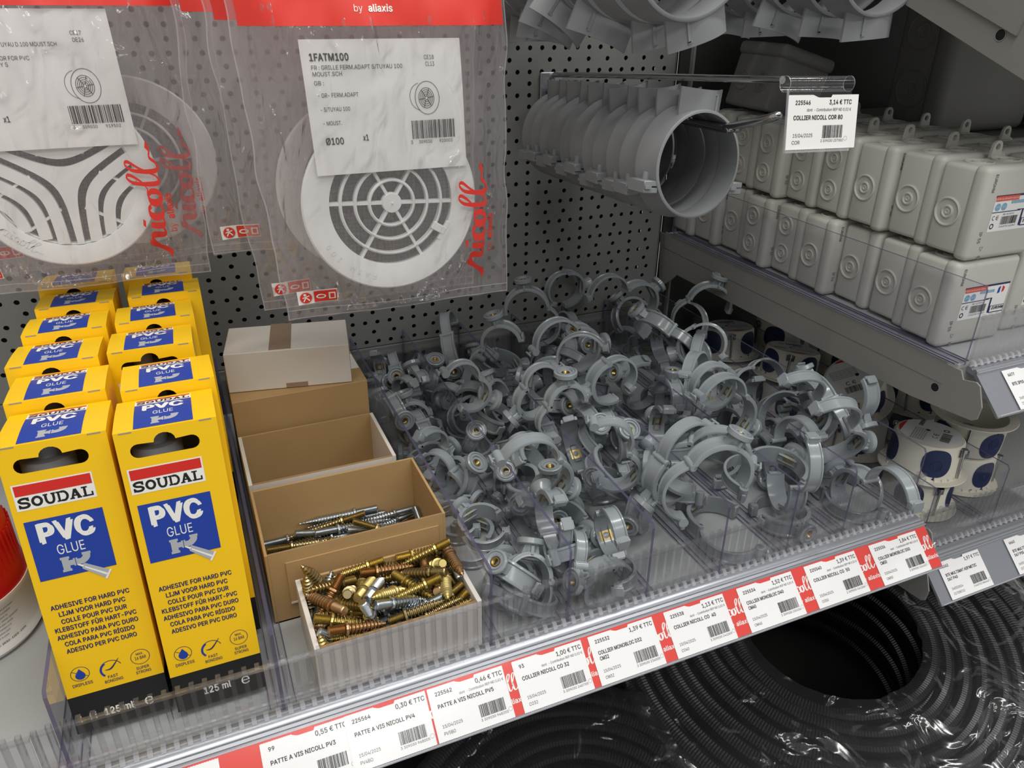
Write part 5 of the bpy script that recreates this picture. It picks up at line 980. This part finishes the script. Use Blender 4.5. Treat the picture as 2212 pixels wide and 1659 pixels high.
# ------------------------------------------------------------------ junction boxes
def knock(m, X, r, mat='jb_grey'):
    m.lathe([(r, -.2), (r, .9), (r-.9, 1.4), (r-1.9, .9), (r-2.1, .05), (r*.47, .0), (r*.47-.2, .9), (r*.40-.3, 1.3), (r*.33-.4, .8), (r*.30-.3, .1), (r*.2, .1), (r*.19, .8), (r*.1, .9), (r*.06, .2), (0, .2)], mat, X, 30, cap=False)
def jbox(W_=80, D_=46, mat='jb_grey', two=False, name='junction_box', sticker=True):
    t = thing(name, '', 'junction box'); k = W_/80
    m = MB(); m.bbox(2.5*k, W_-2.5*k, 13, D_, 2.5*k, W_-2.5*k, 4*k, mat, seg=3); m.build('body', t, smooth=50)
    m = MB(); m.bbox(0, W_, 0, 15*k, 0, W_, 5.5*k, mat, seg=4); m.build('lid', t, smooth=50)
    XL = frame((2.5*k, 0, 0), (0, -1, 0), (0, 0, 1)); dm = (13+D_)/2
    if two: sp = [(-dm-1, 24*k, 11*k), (-dm-1, 56*k, 11*k)]
    else: sp = [(-dm-1, 37*k, 12.6*k)]
    for a, b, r in sp: m = MB(); knock(m, XL @ Matrix.Translation((a, b, 0)), r, mat); m.build('knockout', t, smooth=35)
    XT = frame((0, 0, W_-2.5*k), (1, 0, 0), (0, 1, 0))
    for a in (24*k, 56*k): m = MB(); knock(m, XT @ Matrix.Translation((a, dm, 0)), 12*k, mat); m.build('knockout', t, smooth=35)
    m = MB(); X = frame((60*k, D_-2.5, W_-3*k), (1, 0, 0), (0, 0, 1)); 
    n = 16; o_ = [(-6.6, 0)]+[(5.6*math.cos(PI-PI*i/n), 9+5.6*math.sin(PI-PI*i/n)) for i in range(n+1)]+[(6.6, 0)]
    i_ = [(2.8*math.cos(2*PI*i/12), 9.2+2.8*math.sin(2*PI*i/12)) for i in range(12)]; q = o_+i_
    e = [(a, (a+1) % len(o_)) for a in range(len(o_))]+[(len(o_)+a, len(o_)+(a+1) % 12) for a in range(12)]
    vo, eo, fo, _, _, _ = delaunay_2d_cdt([Vector(p) for p in q], e, [], 1, 1e-6)
    fo = [tuple(f) for f in fo if (sum((vo[i] for i in f), Vector((0, 0)))/len(f)-Vector((0, 9.2))).length > 2.7]
    m.flat([([tuple(v) for v in vo], fo)], mat, X, 1.2); m.flat([([tuple(v) for v in vo], [f[::-1] for f in fo])], mat, X, -1.2)
    for lp, sgn in ((o_, 1), (i_, -1)):
        n = len(lp); m.add([(a, b, 1.2) for a, b in lp]+[(a, b, -1.2) for a, b in lp], [(j, (j+1) % n, n+(j+1) % n, n+j) for j in range(n)], mat, X)
    m.build('fixing_lug', t)
    if sticker:
        X = frame((0, -.05, 0), (1, 0, 0), (0, 0, 1)); m = MB(); F = lambda L, c, k_=.25: m.flat(L, c, X, k_)
        x0, z0 = 17, 25
        F([rect(x0, z0, 73, 56)], 'label_paper', .1); F([rect(x0, 54.2, 73, 56)], 'navy_ink'); F([rect(x0+.6, 51, x0+28, 55.2)], 'orange_ink', .35); F(text('Boîte de dérivation étanche', x0+1.4, 52.2, 1.7, w=26), 'white_ink', .45)
        F([rect(x0+20, 48, x0+38, 50.6)], 'light_blue_ink'); F(text('80 x 80 x 45 mm', x0+21, 48.6, 1.4, w=15), 'white_ink', .35)
        F([disc2(x0+5, 46, 3.2), disc2(x0+12.4, 46, 3.2)], 'light_blue_ink'); F(text('IP 55', x0+5, 45.3, 1.5, w=4.4, align='c'), 'white_ink', .35); F(text('IK 07', x0+12.4, 45.3, 1.5, w=4.4, align='c'), 'white_ink', .35)
        F([rect(x0, 41.2, x0+34, 41.9), rect(x0+30, 41.9, x0+38, 42.6), rect(x0+36, 28, x0+38, 42)], 'navy_ink'); F([ring2(x0+3.6, 36.8, 1.9, .5, n=16, a0=60, a1=300), ring2(x0+8.2, 36.8, 1.9, .5, n=16, a0=60, a1=300), rect(x0+7, 36.5, x0+9.2, 37.1)], 'black_ink')
        F(barcode(x0+13, 30.5, 20, 7, 31), 'black_ink'); F([ring2(x0+3.6, 29.8, 2.4, .9)], 'black_ink'); F(text('Réf. 653 R9 01', x0+14, 38.6, 1.4, w=13), 'black_ink'); F(text('3 663752 012057', x0+13, 28, 1.5, w=20), 'black_ink')
        F([([(x0+42, 46), (x0+45, 46.6), (x0+45, 53), (x0+42.6, 51.4)], [(0, 1, 2, 3)])], 'blue_ink', .35); F([([(x0+47.6, 46.6), (x0+50, 47.6), (x0+50.6, 51), (x0+47.6, 53)], [(0, 1, 2, 3)])], 'red_ink', .35)
        F([rect(x0+38, 27.5, 73, 34.5)], 'navy_ink', .3); F([rect(x0+39, 28.4, 72.4, 34)], 'label_paper', .4); F(text('EUROHM', x0+40.5, 30.6, 2.8, w=14.5, bold=.04, shear=.25), 'black_ink', .5)
        m.build('sticker', t)
        m = MB()
        Xr = frame((9, -.05, 74), (0, 0, -1), (1, 0, 0)); m.flat(text('EUROHM', 0, 0, 3, w=15, bold=.03), 'jb_dark', Xr, .15)
        Xr = frame((9, -.05, 26), (0, 0, -1), (1, 0, 0)); m.flat(text('IP 55', 0, 0, 3.2, w=10, bold=.02), 'jb_dark', Xr, .15)
        m.flat([ring2(0, 0, 2.6, .6, n=3), disc2(8, .4, 1.6)], 'jb_dark', frame((16, -.05, 11), (0, 0, -1), (1, 0, 0)), .15)
        m.build('moulded_marks', t)
    return t
j1 = jbox(); j2 = jbox(two=True)
usedj = {1: False, 2: False}
def putj(kind, x, y, z, label, rot=(0, 0, 0), group='grey square junction boxes on the right shelf'):
    p = j1 if kind == 1 else j2
    if not usedj[kind]:
        usedj[kind] = True; p.location = Vector((x, y, z))*S; p.rotation_euler = rot; p['label'] = label; p['group'] = group
    else: dup(p, label, (x, y, z), rot, group=group)
jr = random.Random(4)
oj = ['front', 'second', 'third', 'fourth', 'fifth', 'sixth', 'seventh', 'eighth', 'ninth']
ylow = [34, 82, 131, 179, 227, 275, 323, 371, 418]; yup = [34, 82, 131, 180, 228, 276, 325, 373]
for i, y in enumerate(ylow):
    putj(2 if i in (4, 5) else 1, 447+(0, 9, 12, 2, 8, 2, 12, 6, 3)[i], y, 154.5, f'grey junction box in the lower row, {oj[i]} from the front' if i else 'grey junction box with a large sticker at the front of the lower row', (0, 0, R_(jr.uniform(-1.5, 1.5))))
for i, y in enumerate(yup):
    putj(2 if i in (3, 4, 5, 6) else 1, 449+(0, 7, 4, 8, 10, 3, 9, 4)[i], y-2, 236, f'grey junction box in the upper row, {oj[i]} from the front' if i else 'pale grey junction box at the front of the upper row', (0, 0, R_(jr.uniform(-1.5, 1.5))))
for i, y in enumerate(yup):
    putj(1, 540, y+6, 236, f'grey junction box in the upper row of the second column, {oj[i]} from the front', (0, 0, R_(jr.uniform(-2, 2))))
for i in range(8):
    putj(1, 540, ylow[i]+6, 154.5, f'grey junction box in the lower row of the second column, {oj[i]} from the front', (0, 0, R_(jr.uniform(-1, 1))))
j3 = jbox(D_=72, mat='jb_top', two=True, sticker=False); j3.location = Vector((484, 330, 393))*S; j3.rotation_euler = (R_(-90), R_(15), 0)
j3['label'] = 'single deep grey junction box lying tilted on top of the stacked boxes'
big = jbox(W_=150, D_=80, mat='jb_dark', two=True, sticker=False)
big.location = Vector((632, 240, 300))*S; big['label'] = 'large grey junction box, coloured dark for the shade, left of two'; big['group'] = 'large dark junction boxes'
dup(big, 'large grey junction box, coloured dark for the shade, right of two', (790, 225, 300))
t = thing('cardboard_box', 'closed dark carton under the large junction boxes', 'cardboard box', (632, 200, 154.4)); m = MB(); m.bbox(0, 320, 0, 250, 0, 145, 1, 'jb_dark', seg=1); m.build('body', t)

# ------------------------------------------------------------------ round flush boxes, white with navy seals
def cup():
    t = thing('flush_box', '', 'flush box')
    m = MB(); m.lathe([(43, 0), (43.5, .6), (43, 1.6), (37, 2.2), (35.6, 4), (34.2, 37), (32.6, 39.6), (30, 40.2), (0, 40.4)], 'cup_white', n=60, cap=False)
    m.lathe([(0, 38.8), (31, 38.6), (32.8, 36), (34, 4), (34.4, .4), (43, 0)], 'cup_white', n=60, cap=False)
    for k in range(30): a = 2*PI*k/30; m.box(-.4, .4, -37.2, -34.6, 1.8, 5, 'cup_white', Matrix.Rotation(a, 4, 'Z'))
    m.build('cup_body', t, smooth=40)
    def onc(m, L, a0, mat, k=.35):
        for vs, fs in L:
            m.add([((35.8-1.6*z/38+k)*math.cos(a0+x/35), (35.8-1.6*z/38+k)*math.sin(a0+x/35), z) for x, z in vs], fs, mat)
    def blob(cx, cz, rx, rz, n=36, e=2.4, rings=5):
        vs = [(cx, cz)]; fs = []
        for r in range(1, rings+1):
            for i in range(n):
                a = 2*PI*i/n; c, s_ = math.cos(a), math.sin(a); vs.append((cx+rx*r/rings*math.copysign(abs(c)**(2/e), c), cz+rz*r/rings*math.copysign(abs(s_)**(2/e), s_)))
        fs += [(0, 1+i, 1+(i+1) % n) for i in range(n)]
        for r in range(rings-1): fs += [(1+r*n+i, 1+(r+1)*n+i, 1+(r+1)*n+(i+1) % n, 1+r*n+(i+1) % n) for i in range(n)]
        return (vs, fs)
    for k, a0 in enumerate((R_(-62), R_(28), R_(118), R_(208))):
        m = MB(); onc(m, [blob(0, 22.5, 14.5, 15.5)], a0, 'navy_rubber'); onc(m, [ring2(0, 20, 6, .7), ring2(0, 20, 3.4, .5)], a0, 'navy_rubber', .8)
        onc(m, [rect(-.8, 4, .8, 9), rect(-14, 4, 1, 5.4)], a0, 'navy_rubber', .4)
        m.build('navy_seal', t, smooth=60)
    for a0 in (R_(-107), R_(73)):
        m = MB(); X = Matrix.Rotation(a0, 4, 'Z'); m.box(31, 36.4, -5, 5, 29.5, 37, 'chrome', X); m.cyl((36.8, 0, 4), (36.8, 0, 36), 1.5, 'chrome', 12, X=X); m.cyl((36.8, 0, 34), (36.8, 0, 38), 3, 'chrome', 14, X=X); m.build('fixing_claw', t, smooth=40)
    m = MB(); X = frame((0, 0, 40.55), (1, 0, 0), (0, 1, 0)); F = lambda L, c, k_=.1: m.flat(L, c, X, k_)
    F([disc2(0, 0, 30.2, n=60)], 'label_paper', 0)
    red = [(30*math.cos(R_(a)), 30*math.sin(R_(a))) for a in range(58, 124, 6)]; F([(red, [tuple(range(len(red)))])], 'red_ink')
    F(text('EUROHM', 12, 10, 4, w=15, bold=.04, shear=.2), 'black_ink'); F([ring2(-8, -6, 2.6, .7, a0=50, a1=310), ring2(-1, -6, 2.6, .7, a0=50, a1=310), rect(-3.2, -6.4, 0, -5.6)], 'black_ink'); F(barcode(-14, -20, 22, 9, 77), 'black_ink'); F([ring2(14, -13, 3, 1.2)], 'black_ink')
    for i in range(6): F(text('Multimat boite simple cloison seche air metic', -24+i*.2, 14-2.3*i, 1.4, w=30), 'black_ink')
    F([disc2(5, 3, 2.2)], 'navy_ink'); m.build('sticker', t)
    return t
cp = cup()
CUPS = [(522, 66, -50, (0, 0, 0), 'white flush box with navy seals, at the bottom of the front stack'),
        (522, 66, -8.5, (R_(-1), R_(2), .5), 'white and navy flush box on top of the front stack, sticker upward'),
        (604, 80, -50, (0, 0, 1), 'white flush box at the bottom of the right hand stack by the frame edge'),
        (604, 80, 32.5, (R_(180), R_(0), 1.9), 'open white flush box turned upside down on the right hand stack'),
        (547, 178, -50, (0, 0, 2), 'white flush box under the tilted one, behind the front stack'),
        (556, 196, 4, (R_(24), R_(-22), -.5), 'tilted white and navy flush box leaning behind the front stack'),
        (640, 176, -50, (0, 0, 1.4), 'white flush box behind the right hand stack'),
        (636, 172, -8.5, (0, R_(4), 2.2), 'white flush box on top, behind the right hand stack'),
        (530, 276, -50, (0, 0, .3), 'white flush box in the shade at the middle of the lower right shelf'),
        (536, 292, -8.5, (R_(10), R_(-6), 2.6), 'shaded white flush box with sticker, third from the front in its stack row'),
        (634, 290, -50, (0, 0, .9), 'white flush box standing deep in the lower right shelf'),
        (632, 290, -8.5, (0, R_(-3), .2), 'white flush box on the deep right stack of the lower shelf'),
        (506, 378, -50, (0, 0, 1.2), 'dark shaded flush box at the back of the lower right shelf'),
        (510, 384, -8.5, (R_(8), 0, 2.9), 'dark shaded flush box on top at the back of the lower right shelf'),
        (600, 388, -50, (0, 0, .7), 'flush box deepest in the lower right shelf'),
        (600, 384, -8.5, (0, 0, 1.7), 'flush box on top of the deepest stack, lower right shelf')]
for i, (x, y, z, r, lb) in enumerate(CUPS):
    if i == 0: cp.location = Vector((x, y, z))*S; cp.rotation_euler = r; cp['label'] = lb; cp['group'] = 'round white and navy flush boxes'
    else: dup(cp, lb, (x, y, z), r, skip=('sticker',) if i == 3 else ())

# ------------------------------------------------------------------ coils of corrugated conduit
def coil(label, c, ri_, nr, nl, d, tilt, wraps=True, seed=1):
    t = thing('conduit_coil', label, 'conduit coil', c, 'coils of black corrugated conduit', rot=tilt)
    m = MB(); rr = random.Random(seed)
    for j in range(nl):
        for i in range(nr):
            if 0 < i < nr-1 and j < nl-2: continue
            R0 = ri_+d*(i+.5)+rr.uniform(-1, 1)+(d/2 if j % 2 else 0); z = -d*.9*(nl-1-j)+rr.uniform(-1.2, 1.2); n = int(2*PI*R0/3.4)*2; K = 10; wob = rr.uniform(0, 6.28)
            vs = []
            for a in range(n):
                an = 2*PI*a/n; r = d/2-(1.0 if a % 2 else 0); zz = z+1.6*math.sin(an*2+wob); R1 = R0+1.5*math.sin(an*3+wob)
                for k in range(K): b = 2*PI*k/K; vs.append(((R1+r*math.cos(b))*math.cos(an), (R1+r*math.cos(b))*math.sin(an), zz+r*math.sin(b)))
            m.add(vs, [(a*K+k, ((a+1) % n)*K+k, ((a+1) % n)*K+(k+1) % K, a*K+(k+1) % K) for a in range(n) for k in range(K)], 'black_conduit')
    m.build('corrugated_tube', t, smooth=30)
    if wraps:
        m = MB(); Ro = ri_+d*(nr+.5); prof = []
        for k in range(25):
            f = k/24; prof.append((ri_-4+(Ro+8-ri_)*f, d*.5+4+2*math.sin(f*PI)))
        prof += [(Ro+8, -d*.3), (Ro+9, -d*nl*.9)]; N = 160; vs = []
        for r, z in prof:
            for k in range(N):
                a = 2*PI*k/N; q = Vector((r*math.cos(a)/30, r*math.sin(a)/30, z/30+seed)); w_ = 3.2*noise.noise(q)+2.4*noise.noise(Vector((a*9, r/60, seed)))
                vs.append(((r+w_)*math.cos(a), (r+w_)*math.sin(a), z+w_*.8))
        m.add(vs, [(j*N+k, j*N+(k+1) % N, (j+1)*N+(k+1) % N, (j+1)*N+k) for j in range(len(prof)-1) for k in range(N)], 'wrap_film'); m.build('wrapping_film', t, smooth=180)
    return t
coil('large coil of black corrugated conduit in clear film, lower right', (500, 112, -272), 112, 8, 9, 19, (R_(8), R_(-4), 0), seed=1)
coil('coil of black corrugated conduit at the bottom centre, cut by the frame', (95, -20, -330), 70, 7, 6, 17, (R_(14), R_(0), 0), seed=2)
coil('black conduit coil standing behind, right edge below the shelf', (900, 260, -300), 100, 6, 8, 19, (0, R_(6), 0), seed=3)
